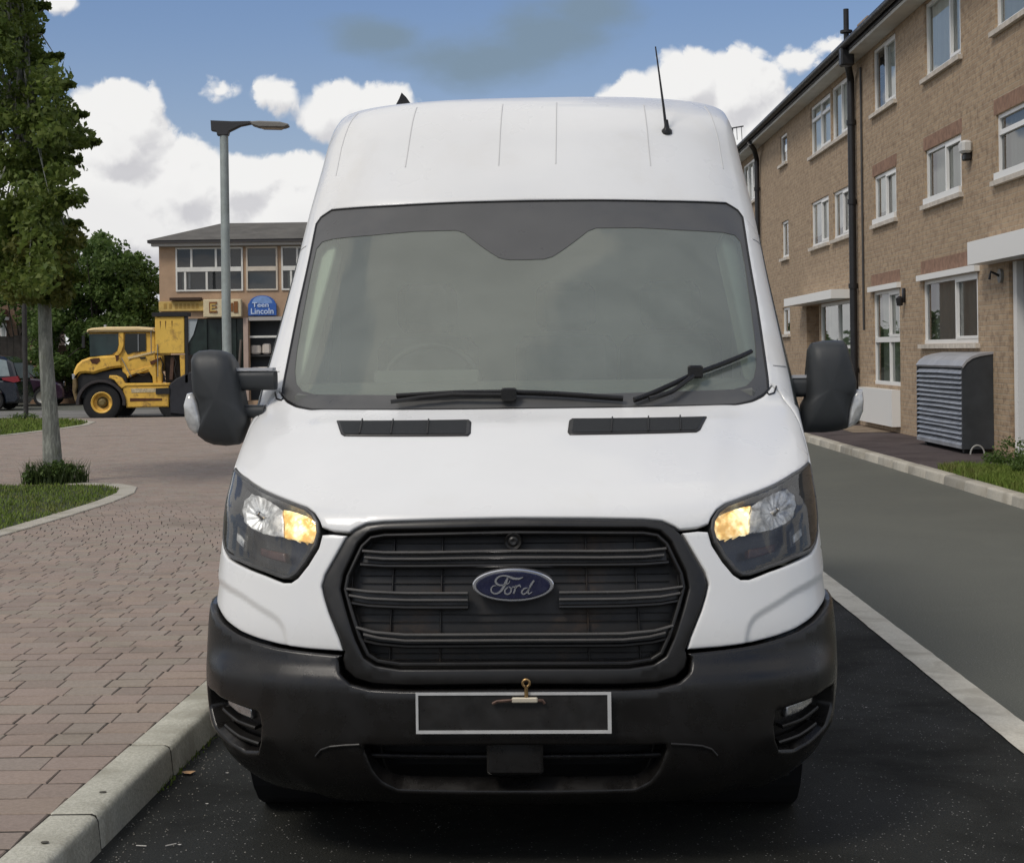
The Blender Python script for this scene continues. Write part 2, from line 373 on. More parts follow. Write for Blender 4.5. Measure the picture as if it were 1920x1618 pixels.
def panel(name,outline,m,parent,holes=(),off=0.,disp=None,gap=.0025,rnd=.006,skirt=.02,h=.028,hb=.014,label=None,smooth=True,bump=None):
    def inset(P,d): return np.array(inset_poly([tuple(p) for p in P],d))
    rings=[]; edges=[]; pts=[]
    def addring(P,closed=True):
        b0=len(pts); pts.extend(P.tolist()); n=len(P)
        for i in range(n): edges.append((b0+i,b0+(i+1)%n))
        return b0,n
    O=resample(outline,hb); O=inset(O,gap); H=[]
    for q in holes:
        q=resample(q,hb); A=0; q=np.array(q)
        q=inset(q,-gap); H.append(q)
    bnds=[O]+H
    addr=[addring(P) for P in bnds]
    if rnd:
        for k,P in enumerate(bnds):
            for t in (.35,1.): 
                Q=inset(P,(rnd*t)*(1 if k==0 else -1)); pts.extend(Q.tolist())
    mn=O.min(0); mx=O.max(0); gx=[]
    x=mn[0]
    while x<mx[0]: gx.append(x); x+= h if abs(x)<1.5 else .09
    gy=np.arange(mn[1],mx[1],h); X,Y=np.meshgrid(gx,gy); X=X+((np.arange(len(gy))%2)*h*.5)[:,None]; Gp=np.stack([X.ravel(),Y.ravel()],1)
    ok=inside(Gp,O)&(dist(Gp,O)>max(rnd,.004)+h*.35)
    for q in H: ok&=(~inside(Gp,q))&(dist(Gp,q)>max(rnd,.004)+h*.35)
    pts.extend(Gp[ok].tolist())
    r=delaunay_2d_cdt([Vector(p) for p in pts],edges,[],0,1e-6)
    V=np.array([tuple(p) for p in r[0]]); T=np.array([f for f in r[2] if len(f)==3],int)
    C=V[T].mean(1); ok=inside(C,O)
    for q in H: ok&=~inside(C,q)
    T=T[ok]; used=np.unique(T); re=-np.ones(len(V),int); re[used]=np.arange(len(used)); V=V[used]; T=re[T]
    d=dist(V,O)
    for q in H: d=np.minimum(d,dist(V,q))
    e=np.zeros(len(V))
    if rnd: t=np.clip(1-d/rnd,0,1); e=rnd*(1-np.sqrt(np.maximum(1-t*t,0)))
    def f(U,s):
        P=S0(U,s)+N0(U,s)*off
        if disp is not None: P=P+N0(U,s)*disp(U,s)[:,None]
        return P
    U,s=V[:,0],V[:,1]; n=nrm(U,s,f); P=f(U,s)-n*e[:,None]
    # orientation
    a=P[T[:,1]]-P[T[:,0]]; b_=P[T[:,2]]-P[T[:,0]]; fn=np.cross(a,b_); flip=(fn*n[T[:,0]]).sum(1)<0; T[flip]=T[flip][:,::-1]
    nb=len(P); F=[tuple(t) for t in T.tolist()]
    # skirt along free edges
    ec={}
    for t in F:
        for i in range(3): ec.setdefault((min(t[i],t[(i+1)%3]),max(t[i],t[(i+1)%3])),[]).append((t[i],t[(i+1)%3]))
    extra=[]; idx={}
    if skirt:
        def sk(i,deep):
            k=(i,deep)
            if k not in idx: idx[k]=nb+len(extra); extra.append(P[i]-(n[i]*skirt if deep else 0))
            return idx[k]
        for k,l in ec.items():
            if len(l)==1:
                a_,b2=l[0]; F.append((sk(b2,0),sk(a_,0),sk(a_,1),sk(b2,1)))
    allv=np.vstack([P]+([np.array(extra)] if extra else []))
    me=bpy.data.meshes.new(name); me.from_pydata(allv.tolist(),[],F); me.update(); me.shade_smooth()
    nn=np.zeros((len(allv),3)); inner=d>rnd*1.01; nn[:nb][inner]=n[inner]
    try: me.normals_split_custom_set_from_vertices([tuple(x) for x in nn])
    except Exception as ex: print('normals',ex)
    me.materials.append(m); o=bpy.data.objects.new(name,me); COL.objects.link(o)
    o.parent=parent; ORG[o]=ORG.get(parent,np.zeros(3)); return tag(o,label)
def strip(path,width,thick,off,closed=False,mb=None,h=.02,taper=None):
    """a bar of box section lying along a line drawn on the skin"""
    mb=mb or MB(); P=resample(path,h,closed) if h else np.array(path,float); n=len(P)
    nx=np.roll(P,-1,0)-np.roll(P,1,0) if closed else np.gradient(P,axis=0)
    W3=S0(P[:,0],P[:,1]); N=N0(P[:,0],P[:,1]); W3=W3+N*off
    Tn=np.roll(W3,-1,0)-np.roll(W3,1,0) if closed else np.gradient(W3,axis=0); Tn/=np.linalg.norm(Tn,axis=1)[:,None]+1e-12
    B=np.cross(N,Tn); wv=np.full(n,width/2.) if taper is None else width/2.*np.interp(np.linspace(0,1,n),*taper)
    wv=wv[:,None]; c=min(thick,width)*.3
    sec=[(-1,-thick/2,0),(-1,thick/2-c,0),(-1,thick/2,c),(1,thick/2,-c),(1,thick/2-c,0),(1,-thick/2,0)]
    vs=[]; 
    for i in range(n):
        for sg,tn,cc_ in sec: vs.append(W3[i]+B[i]*(sg*wv[i]+cc_)+N[i]*tn)
    fs=[]; k=6
    for i in range(n if closed else n-1):
        for j in range(k): a=i*k+j; b_=i*k+(j+1)%k; c2=((i+1)%n)*k; fs.append((a,b_,c2+(j+1)%k,c2+j))
    if not closed: fs+=[tuple(range(k)),tuple(range((n-1)*k,n*k))]
    return mb.add(vs,fs)

WHITE=mat('van_white_paint',(.755,.757,.745),.32,var=.025,vs=1.6,coat=.35,dirt=(.70,.69,.66),ds=1.1)
BLK=mat('black_plastic',(.0085,.0076,.0070),.27,var=.25,vs=5,bump=.08,bs=900,spec=.5)
BLKG=mat('grille_plastic',(.010,.0092,.0085),.36,var=.25,vs=5)
BLKM=mat('grille_mesh_plastic',(.007,.0062,.0056),.5,var=.35,vs=4,dirt=(.055,.030,.013),ds=2.6)
RUB=mat('tyre_rubber',(.007,.007,.0075),.75,bump=.4,bs=120)
DARK=mat('dark_void',(.006,.006,.007),.8)
CHR=mat('bright_chrome',(.62,.62,.63),.16,1.)
van=empty('van',(VAN['x'],VAN['y'],0),'white high-roof panel van parked facing the camera with amber indicators lit','van',rz=-VAN['yaw']); ORG[van]=np.zeros(3)
GO=[(963,971),(820,975),(720,979),(687,983),(665,994),(648,1010),(632,1041),(611,1078),(605,1099),(609,1121),(617,1147),(626,1169),(637,1196),(645,1221),(641,1235),(646,1255),(665,1273),(700,1283),(760,1286),(963,1284)]
GI=[(963,991),(720,996),(692,1001),(672,1020),(645,1078),(640,1105),(649,1140),(668,1200),(683,1232),(705,1246),(750,1253),(963,1252)]
go=D_(GO); go[0]=(0,go[0][1]); go[-1]=(0,go[-1][1]); gi=D_(GI); gi[0]=(0,gi[0][1]); gi[-1]=(0,gi[-1][1])
go_f=mirror_half(go); gi_f=mirror_half(gi)
def half(P,c0=True,c1=True):
    q=D_(P)
    if c0: q[0]=(0,q[0][1])
    if c1: q[-1]=(0,q[-1][1])
    return q
ws_o=half([(963,766),(700,768),(585,767),(556,761),(537,751),(528,740),(530,722),(541,665),(560,570),(580,480),(592,420),(601,407),(622,393),(740,385),(860,379),(985,376)])
ws_i=half([(963,740),(700,739),(590,738),(567,732),(555,718),(552,695),(556,655),(567,590),(581,515),(592,466),(603,453),(625,447),(700,440),(780,433),(855,431),(870,436),(934,482),(950,486),(985,486)])
HL=[(1.17,.90),(1.17,1.15),(1.13,1.18),(1.02,1.16)]+D_([(463,898),(495,919),(538,937),(574,951),(589,963),(598,979),(600,998),(593,1024),(574,1055),(556,1078),(543,1086),(530,1086),(495,1073),(453,1056)])+[(.981,.797),(1.054,.815),(1.13,.85)]     # wraps round to the wing
TOPL=[(.47,.520),(.586,.527),(.70,.541),(.80,.556),(.93,.583),(1.03,.608),(1.15,.628),(1.34,.64)]
# --- bonnet
shut=D_([(655,999),(622,996),(602,989)])
hlt=D_([(598,977),(589,961),(574,949),(538,935),(495,917),(463,896)])
bl=[(0,go[0][1]+.002)]+[(p[0],p[1]+.004) for p in go[1:5]]+shut+hlt+[(1.02,1.165),(1.13,1.187),(1.17,1.24),(1.16,1.36),(1.12,1.52),(1.04,1.68),(.955,1.80),(.89,1.845)]
bl+=[(p[0],p[1]-.004) for p in reversed(ws_o[0:6])]; bl[-1]=(0,bl[-1][1])
def hood_disp(U,s):
    a=np.abs(U); c=.50+.12*np.clip((s-1.0)/.8,0,1)          # raised centre field with a soft shoulder
    k=1/(1+np.exp((a-c)/.022)); return .012*k*np.clip((s-.97)/.12,0,1)*np.clip((1.86-s)/.25,0,1)
bonnet=panel('bonnet',mirror_half(bl),WHITE,van,disp=hood_disp,h=.024)
# --- white shell: roof cap, pillars, wings, sides
def uend(s): return UF+5.9-np.interp(s,SS,SD[:,0]+SD[:,3])
smax=float(SS[-1])
sh=[(0,ws_o[-1][1]+.003)]+[(p[0],p[1]) for p in reversed(ws_o[5:-1])]
sh+=[(.89,1.849),(.955,1.803),(1.04,1.682),(1.12,1.522),(1.16,1.36),(1.17,1.24),(1.135,1.187),(1.172,1.15),(1.172,.90),(1.17,.80),(1.34,.78),(1.37,.62)]
sw=z2s(.34)
sh+=[(1.80-.43*math.cos(t),z2s(.34+.43*math.sin(t))) for t in np.linspace(.45,2.7,9)]
sh+=[(2.23,.12),(4.55,.10)]+[(5.0-.43*math.cos(t),z2s(.34+.43*math.sin(t))) for t in np.linspace(.4,2.75,9)]+[(5.45,.12),(6.68,.12)]
for s_k in np.arange(.2,smax-.05,.25): sh.append((float(uend(s_k)),float(s_k)))
sh+=[(1.3,smax)]
shell=panel('body_shell',mirror_half(sh),WHITE,van,h=.04,hb=.02)
# --- white bumper cover round each headlight
def crease(sgn):
    pl=D_([(398,1085),(415,1092),(450,1114),(480,1136),(508,1153),(521,1163),(530,1177),(534,1194),(539,1226)])+[(.55,.40),(1.5,.40),(1.5,.95)]
    pl=np.array(smooth_poly(pl,2))
    def f(U,s):
        P=np.stack([np.abs(U),s],1); ins=inside(P,pl); d=dist(P,pl)*np.where(ins,1,-1); t=np.clip((d+.014)/.028,0,1); return -.008*t*t*(3-2*t)
    return f
cov=D_([(648,1009),(630,1041),(609,1078),(603,1099),(608,1121),(616,1147),(625,1170),(636,1197),(644,1222)])
cov=cov+[(p[0],p[1]+.004) for p in TOPL]+[(1.34,.78),(1.17,.80),(1.17,.896),(1.13,.846),(1.054,.811),(.981,.793)]
cov+=[(p[0],p[1]-.004) for p in D_([(453,1058),(495,1075),(530,1089),(545,1089),(558,1080),(577,1056),(596,1025),(603,999)])]+D_([(622,1000),(652,1003)])
for sg in (1,-1):
    panel('bumper_cover',[(sg*p[0],p[1]) for p in (cov if sg>0 else cov[::-1])],WHITE,van,disp=crease(sg),h=.009,hb=.009)
# --- black lower bumper
lowtop=D_([(963,1287),(760,1289),(700,1286),(663,1276),(643,1257),(638,1236),(645,1226)])+TOPL; lowtop[0]=(0,lowtop[0][1])
lb=lowtop+[(1.36,.36),(1.34,.14),(1.22,.03),(.9,.005),(0,.0)]
intake=half([(963,1391),(720,1392),(692,1390),(690,1396),(705,1430),(722,1448),(750,1460),(963,1463)])
fogl=[(1.02,.362),(.92,.360),(.83,.345),(.72,.330),(.65,.318),(.645,.28),(.66,.235),(.70,.195),(.78,.19),(.88,.215),(.97,.25),(1.03,.30)]
s_lip=D_([(700,1286)])[0][1]
def low_disp(U,s):
    a=np.abs(U); t=1/(1+np.exp((s-.462)/.017)); k=.032*t*np.clip((1.15-a)/.3,0,1)
    t2=1/(1+np.exp(-(a-.62+.25*np.clip(.30-s,-.2,.3))/.02)); k=k-.014*t2*(s<.24)*np.clip((.24-s)/.05,0,1)+.012
    return k
panel('lower_bumper',mirror_half(lb),BLK,van,holes=[mirror_half(intake),fogl,[(-p[0],p[1]) for p in fogl]],disp=low_disp,h=.018,hb=.012,rnd=.009,skirt=.05)
# intake contents
gb=MB(); O=resample(mirror_half(intake),.05); cI=O.mean(0)
def backplate(outline,off,m,name,parent,grow=.02):
    return panel(name,inset_poly([tuple(p) for p in outline],-grow),m,parent,off=off,gap=0,rnd=0,skirt=0,h=.05)
ip=backplate(mirror_half(intake),-.07,DARK,'intake_recess',van,.03)
br=D_([(694,1418),(963,1418)]); sI=br[0][1]
strip([(-.47,sI),(.47,sI)],.014,.02,-.012).build('intake_bar',BLK,ip)
for sg in (1,-1):
    q=S0(sg*.36,sI)+N0(sg*.36,sI)*(-.002); MB().lathe(tuple(q),(0,-1,0),[(.002,.012),(.02,.012),(.026,.004),(.026,-.02)],18).build('intake_boss',BLK,ip,smooth=40)
for uu in (-.42,-.27,.27,.42): strip([(uu,intake[-1][1]+.0),(uu+.004,intake[0][1])],.006,.03,-.03,h=.02).build('intake_rib',BLK,ip)
MB().cbox(-.088,.088,-.02,.06,.335,.447,.008).build('sensor_block',BLK,van)
strip([(p[0],p[1]-.006) for p in mirror_half(half([(963,1466),(750,1463),(718,1451),(703,1436)],True,False)[::-1])[:]][:],.010,.012,.016).build('intake_lip',BLKG,van) if False else None
# ledge highlight strips each side of the intake
for sg in (1,-1):
    q=[(sg*p[0],p[1]) for p in D_([(603,1405),(612,1395),(628,1390),(655,1388),(682,1387)])]; strip(q,.008,.010,.045).build('bumper_ledge',BLKG,van)
# fog lamps
FOGL=glassy('lamp_lens',(.97,.98,.97),(.5,.5,.5),.05,.9)
FR=mat('lamp_reflector',(.55,.55,.56),.28,.9,var=.15,vs=30)
for sg in (1,-1):
    f=[(sg*p[0],p[1]) for p in fogl]; b_=backplate(f,-.028,BLK,'fog_recess',van,.006)
    lens=[(sg*p[0],p[1]) for p in [(.93,.347),(.83,.335),(.745,.320),(.745,.280),(.83,.290),(.92,.312)]]
    panel('fog_lamp',lens,FR,van,off=-.012,gap=0,rnd=.006,skirt=.03,h=.015)
    q=[(sg*p[0],p[1]) for p in [(.95,.296),(.83,.268),(.72,.256)]]; strip(q,.012,.03,-.014).build('fog_trim',BLKG,van)
    q=[(sg*p[0],p[1]) for p in [(.93,.246),(.82,.220),(.71,.207)]]; strip(q,.014,.03,-.006).build('fog_trim',BLKG,van)
# --- grille
surround=panel('grille_surround',go_f,BLKG,van,holes=[gi_f],off=.005,h=.02,rnd=.007,skirt=.05)
grille=backplate(gi_f,-.055,BLKM,'grille',van,.015)
def mirx(P): return [(-p[0],p[1]) for p in reversed(P)]+[p for p in P if p[0]>1e-6]
def inner_frame(): strip([tuple(p) for p in inset_poly(gi_f,.012)],.012,.03,-.012,closed=True).build('grille_inner_frame',BLKG,grille)
inner_frame()
bars=[[(680,1033),(720,1036),(800,1036),(963,1033)],[(650,1104),(690,1109),(760,1112),(877,1112)],[(668,1176),(700,1185),(760,1190),(963,1189)]]
bars2=[[(684,1045),(720,1048),(800,1048),(963,1045)],[(655,1116),(690,1122),(760,1125),(877,1125)],[(682,1189),(712,1196),(760,1201),(963,1200)]]
bars3=[[(674,1057),(720,1060),(800,1060),(963,1058)],[(650,1128),(690,1135),(760,1138),(877,1138)],[(680,1201),(705,1207),(760,1212),(963,1211)]]
BAR=mat('grille_bar_highlight',(.085,.080,.074),.28,var=.15,vs=8)  # bars lightened: the highlight along them is put into the colour
for i in range(3):
    for B_,wd,of,mm in ((bars,.0085,-.004,BAR),(bars2,.0085,-.004,BAR),(bars3,.014,-.018,BLKG)):
        d=D_(B_[i])
        if i==1:
            for sg in (1,-1): strip([(sg*p[0],p[1]) for p in d],wd,.022,of,h=.03).build('grille_bar',mm,grille)
        else:
            d[-1]=(0,d[-1][1]); strip(mirx(d[::-1])[:],wd,.022,of,h=.03).build('grille_bar',mm,grille)
# web plate behind each pair of bars, fine vertical ribs and cross slats
for i in range(3):
    a=D_(bars[i]); b2=D_(bars3[i]); mid=[((p[0]+q[0])/2,(p[1]+q[1])/2) for p,q in zip(a,b2)]; mid[-1]=(0,mid[-1][1]) if i!=1 else mid[-1]
    if i==1:
        for sg in (1,-1): strip([(sg*p[0],p[1]) for p in mid],.042,.01,-.028,h=.03).build('grille_web',BLKG,grille)
    else: strip(mirx(mid[::-1]),.042,.01,-.028,h=.03).build('grille_web',BLKG,grille)
ribs=MB(); 
for uu in np.arange(-.36,.37,.12):
    if abs(uu)<.02: continue
    strip([(uu,gi[-1][1]+.01),(uu,gi[0][1]-.01)],.005,.012,-.048,mb=ribs,h=.05)
ribs.build('grille_ribs',BLKM,grille,kind='stuff')
sl_=MB()
for k,yy in enumerate((1012,1075,1090,1150,1165,1228,1240)):
    q=D_([(690 if k in(0,6) else 668,yy),(963,yy)]); q[1]=(0,q[1][1]); strip(mirx(q[::-1]),.003,.008,-.051,mb=sl_,h=.04)
sl_.build('grille_slats',BLKM,grille,kind='stuff')
cq=D_([(963,1015)])[0]; q=S0(0.,cq[1])+N0(0.,cq[1])*.0; MB().lathe(tuple(q),(0,-1,0.05),[(.001,.006),(.010,.008),(.017,.004),(.025,.012),(.028,.0),(.028,-.05)],24).build('camera_washer',BLKG,van,smooth=40)
# --- badge
bc=D_([(963,1096)])[0]; bp=S0(0.,bc[1]); bz=bp[2]; by=bp[1]-.004
BLUE=mat('badge_blue',(.014,.016,.045),.25,var=.2,vs=20,coat=.6); SIL=mat('badge_silver',(.60,.60,.62),.25,.85)
bx=.000
def oval(a,b,y0,y1): 
    m_=MB(); P=[(bx+x,bz+z) for x,z in circ(0,0,a,48,b)]; m_.prism(P,'y',y0,y1,.003); return m_
badge=oval(.128,.0515,by+.05,by-.012).build('badge',SIL,van,smooth=35)
oval(.117,.0435,by-.010,by-.0145).build('badge_oval',BLUE,badge,smooth=35)
def script():
    mb=MB(); K=.128/700.
    def T(x,y): return (bx+(x-938)*K,by-.0165,bz-(y-518)*K*1.0)
    def stroke(P,ws,sm=3):
        P=np.array(P,float)
        # Catmull-Rom
        Q=[]; n=len(P); ww=[]
        for i in range(n-1):
            p0=P[max(i-1,0)];p1=P[i];p2=P[i+1];p3=P[min(i+2,n-1)]
            for k in range(6):
                t=k/6.; Q.append(.5*((2*p1)+(-p0+p2)*t+(2*p0-5*p1+4*p2-p3)*t*t+(-p0+3*p1-3*p2+p3)*t**3)); ww.append(ws[i]*(1-t)+ws[i+1]*t)
        Q.append(P[-1]); ww.append(ws[-1]); Q=np.array(Q); tg=np.gradient(Q,axis=0); tg/=np.linalg.norm(tg,axis=1)[:,None]+1e-9; nn=np.stack([-tg[:,1],tg[:,0]],1)
        vs=[];fs=[]
        for i in range(len(Q)):
            a=Q[i]+nn[i]*ww[i]/2; b_=Q[i]-nn[i]*ww[i]/2; A=T(*a);B=T(*b_); vs+=[A,B,(A[0],A[1]+.004,A[2]),(B[0],B[1]+.004,B[2])]
        for i in range(len(Q)-1):
            a=i*4; fs+=[(a,a+1,a+5,a+4),(a,a+4,a+6,a+2),(a+1,a+3,a+7,a+5)]
        mb.add(vs,fs)
    stroke([(1115,375),(1040,400),(950,395),(870,365),(780,345),(690,370),(640,430),(660,485),(720,510),(800,500),(870,470),(880,430)],[6,34,40,34,24,28,36,34,28,20,16,8])
    stroke([(850,385),(820,450),(770,550),(715,620),(640,655),(575,630),(560,570),(600,520),(650,520)],[20,44,42,34,26,26,24,18,8])
    stroke([(850,545),(800,590),(800,645),(850,665),(900,620),(900,560),(860,540),(900,560),(950,545)],[20,26,26,24,26,24,18,12,10])
    stroke([(930,530),(965,545),(990,520),(965,600),(945,655)],[10,20,26,30,24])
    stroke([(975,580),(1010,530),(1050,515),(1070,545)],[14,20,30,16])
    stroke([(1185,560),(1130,570),(1085,625),(1110,665),(1165,640),(1210,580),(1250,500),(1300,430)],[14,24,28,24,24,28,34,30])
    stroke([(1230,545),(1195,620),(1210,660),(1270,625)],[26,28,22,8])
    return mb
script().build('badge_lettering',SIL,badge,recalc=False)
# --- number plate with its border, and the brass catch above it
PX=lambda x,y,yy: (lambda q:(float(q[0]),float(q[1]),float(q[2])))(to_local(np.array([at(x,y,VAN['y']+yy)[0],VAN['y']+yy,at(x,y,VAN['y']+yy)[1]])))
p0=PX(778,1303,-.04);p1=PX(1145,1288,-.04);p2=PX(1147,1366,-.04);p3=PX(782,1379,-.04)
zt=(p0[2]+p1[2])/2; zb=(p2[2]+p3[2])/2; x0=(p0[0]+p3[0])/2; x1=(p1[0]+p2[0])/2
PL=mat('plate_dark',(.018,.017,.016),.35,var=.3,vs=9); PW=mat('plate_border',(.50,.50,.49),.45,var=.1,vs=15)
pl=MB(); pl.prism(rrect(x0,x1,zb,zt,.008),'y',-.055,-.043,.001); plate=pl.build('number_plate',PL,van)
fr=MB(); bw=.0085
fr.box(x0,x1,-.059,-.0552,zt-bw,zt); fr.box(x0,x1,-.059,-.0552,zb,zb+bw*1.15); fr.box(x0,x0+bw*.9,-.059,-.0552,zb+bw*1.15,zt-bw); fr.box(x1-bw*1.35,x1,-.059,-.0552,zb+bw*1.15,zt-bw); fr.build('plate_border',PW,plate)
BR=mat('brass',(.42,.27,.12),.35,.9,var=.3,vs=40); BRR=mat('rusty_bracket',(.10,.06,.045),.6,.3,var=.4,vs=40); LBR=mat('pale_metal_tab',(.62,.56,.44),.4,.3)
hk=PX(987,1283,-.05); hx,hz_=hk[0],hk[2]
a=[(hx+.011*math.cos(t),-.066,hz_+.008+.011*math.sin(t)) for t in np.linspace(-1.2,4.3,12)]
ht=MB(); ht.tube(a,.0045,8); ht.tube([(hx,-.066,hz_-.003),(hx,-.066,hz_-.036)],.006,8); catch=ht.build('catch_hook',BR,van,smooth=50)
MB().cbox(hx-.045,hx+.035,-.074,-.060,hz_-.052,hz_-.036,.003).build('catch_tab',LBR,catch)
MB().tube([(hx-.105,-.064,hz_-.056),(hx-.09,-.066,hz_-.048),(hx-.04,-.068,hz_-.044)],.005,6).build('catch_wire',BRR,catch,smooth=50); MB().tube([(hx+.03,-.066,hz_-.045),(hx+.05,-.066,hz_-.046),(hx+.056,-.064,hz_-.056)],.005,6).build('catch_wire',BRR,catch,smooth=50)
# --- headlights
LENS=glassy('headlight_lens',(.96,.97,.96),(.5,.5,.5),.07,.9)
HIN=mat('headlight_housing',(.075,.074,.072),.32,.2,var=.3,vs=14); HIND=mat('headlight_housing_dark',(.030,.028,.026),.3,var=.3,vs=14)
REF=mat('headlight_reflector',(.86,.86,.86),.36,.35,var=.45,vs=30,dirt=(.16,.16,.16),ds=13.)
AMB=bpy.data.materials.new('amber_indicator_lit'); AMB.use_nodes=True; q=NT(AMB.node_tree); pp=q.n['Principled BSDF']; pp.inputs['Base Color'].default_value=(.9,.5,.1,1); pp.inputs['Roughness'].default_value=.25
tc2=q.new('ShaderNodeTexCoord'); vo=q.new('ShaderNodeTexVoronoi'); vo.inputs['Scale'].default_value=42; q.l.new(tc2.outputs['Object'],vo.inputs['Vector'])
nz_=q.noise(tc2.outputs['Object'],16,3,.6); k=q.ramp(nz_,.38,.62); colr=q.mix(k,(1.,.62,.20),(1.,.93,.60)); q.l.new(colr,pp.inputs['Emission Color'])
q.put(pp.inputs['Emission Strength'],q.m('MULTIPLY',q.ramp(vo.outputs[0],.0,.55,1.7,.8),q.ramp(nz_,.35,.65,.6,1.9)))
for sg in (1,-1):
    fl=lambda P,sg=sg:[(sg*p[0],p[1]) for p in P]
    hl=panel('headlight',fl(HL),HIND,van,off=-.075,gap=.001,rnd=0,skirt=0,h=.02)
    sk=strip([tuple(p) for p in inset_poly(fl(HL),.008)],.012,.08,-.038,closed=True,h=.015).build('headlight_rim',HIN,hl)
    up=D_([(470,912),(495,925),(538,942),(574,957),(588,968),(594,985),(590,1005),(578,1018),(545,1010),(520,1006),(500,1003),(458,985)])+[(.99,.93),(1.0,1.02),(.95,1.10)]
    cR=np.array(D_([(484,962)])[0]); eR=np.array(D_([(520,975)])[0]); 
    bw_=D_([(450,930),(466,916),(490,922),(512,936),(525,946),(525,1005),(505,1003),(480,997),(458,987),(446,975),(444,950)])
    panel('headlight_surround',fl(up),HIN,hl,holes=[fl(bw_)],off=-.033,gap=0,rnd=.008,skirt=.02,h=.012)
    c0=np.mean(np.array(bw_),0)
    def dish(U,s,c0=c0): 
        d=np.hypot(np.abs(U)-c0[0],s-c0[1]); return -.024*np.clip(1-(d/.10)**2,0,1)+.0015*np.cos(np.arctan2(s-c0[1],np.abs(U)-c0[0])*14)
    panel('headlight_reflector',fl(bw_),REF,hl,off=-.024,disp=dish,gap=0,rnd=.002,skirt=.01,h=.008)
    bq=S0(sg*c0[0],c0[1])-N0(sg*c0[0],c0[1])*.046; nq=N0(sg*c0[0],c0[1]); MB().lathe(tuple(bq),tuple(nq),[(.001,.030),(.007,.029),(.010,.022),(.010,.008),(.013,.004),(.014,0)],16).build('headlight_bulb',CHR,hl,smooth=50)
    am=D_([(527,946),(545,949),(568,958),(583,968),(590,983),(588,1002),(576,1016),(560,1013),(540,1008),(527,1006)])
    panel('indicator',fl(am),AMB,hl,off=-.020,disp=(lambda U,s,c=np.mean(np.array(am),0): .0018*np.cos((U*sg-c[0])*180)*np.cos((s-c[1])*150)-.002),gap=0,rnd=.003,skirt=.02,h=.007)
    dr=[(1.0,.90),(.95,.895),(.87,.875),(.87,.82),(.95,.835),(1.0,.86)]; panel('side_reflector',fl(dr),HIN,hl,off=-.028,gap=0,rnd=.004,skirt=.02,h=.01)
    dq=[(.97,.878),(.93,.872),(.885,.858),(.885,.835),(.93,.845),(.97,.855)]; panel('side_lamp',fl(dq),REF,hl,off=-.022,gap=0,rnd=.002,skirt=.02,h=.01)
    dm=D_([(476,1024),(500,1030),(524,1034),(526,1052),(500,1046),(476,1038)]); panel('lower_reflector',fl(dm),mat('reddish_reflector',(.075,.035,.032),.35,var=.3,vs=25),hl,off=-.030,gap=0,rnd=.004,skirt=.02,h=.01)
    panel('headlight_lens',fl(HL),LENS,hl,off=.000,gap=.003,rnd=.006,skirt=0,h=.02)
# --- windscreen
wsf=mirror_half(ws_o); wif=mirror_half(ws_i)
GL=glassy('windscreen_glass',(.78,.86,.79),(.44,.475,.42),.36,1.,.03,1.5)
FRIT=mat('frit_sky_grey',(.085,.085,.083),.35,var=.06,vs=6)  # black band greyed: the sky it reflects is put into the base colour
wsc=panel('windscreen',wsf,GL,van,off=-.006,gap=.003,rnd=.0,skirt=0,h=.04)
panel('windscreen_border',wsf,FRIT,wsc,holes=[wif],off=-.0035,gap=.001,rnd=0,skirt=.002,h=.03)
MB().box(0,0,0,0,0,0)
seal=strip([(p[0],p[1]) for p in inset_poly(wsf,.002)],.010,.010,-.004,closed=True,h=.03).build('windscreen_seal',BLK,van)
# pale pillar trims, dashboard, wheel, seats behind the glass
TRIM=mat('pale_trim',(.62,.66,.58),.7,var=.05); DASH=mat('dashboard_grey',(.13,.135,.125),.75,var=.15,vs=4); SEAT=mat('seat_fabric',(.085,.088,.09),.9,var=.3,vs=8)
for sg in (1,-1):
    tp=[(sg*a,b) for a,b in [(.80,2.0),(.79,2.4),(.765,2.72),(.83,2.78),(.92,2.7),(.95,2.4),(.95,2.02),(.90,1.96),(.83,1.94)]]
    panel('pillar_trim',tp,TRIM,van,off=-.05,gap=0,rnd=.012,skirt=.04,h=.03)
db=MB(); db.prism([(.98,1.35),(1.0,1.50),(1.12,1.535),(1.30,1.54),(1.42,1.50),(1.45,1.30),(1.2,1.1)],'x',-.86,.86,.01) ; dsh=db.build('dashboard',DASH,van)
MB().prism([(1.30,1.54),(1.33,1.585),(1.42,1.575),(1.44,1.51)],'x',-.60,-.18,.01).build('instrument_hood',DASH,dsh)
sw_=[(-.39+.20*math.cos(t),1.50+.10*math.sin(t)*.45,1.50+.20*math.sin(t)*.92) for t in np.linspace(0,2*math.pi,33)]
wh=MB(); wh.tube(sw_,.015,8,False); wh.tube([(-.59,1.50,1.5),(-.39,1.53,1.48),(-.19,1.5,1.5)],.02,6); wh.tube([(-.39,1.53,1.48),(-.39,1.45,1.33)],.02,6); wh.build('steering_wheel',mat('wheel_dark',(.02,.02,.02),.5),van,smooth=50)
for xx in (-.45,.15,.60):
    s1=MB(); s1.cbox(xx-.22,xx+.22,1.95,2.08,1.0,1.72,.05); s1.cbox(xx-.13,xx+.13,1.96,2.05,1.74,1.95,.04); s1.cbox(xx-.23,xx+.23,1.55,2.0,.85,1.0,.04); s1.build('seat',SEAT,van)
MB().box(-.9,.9,2.45,2.48,.5,2.65).build('bulkhead',mat('bulkhead_grey',(.36,.38,.35),.7),van)
MB().box(-.95,.95,.5,2.45,.45,.5).build('cab_floor_light_block',DARK,van)  # unseen floor sheet, added to stop light leaking up into the cab
MB().box(-.55,.55,1.9,2.45,2.22,2.25).build('headliner',TRIM,van)
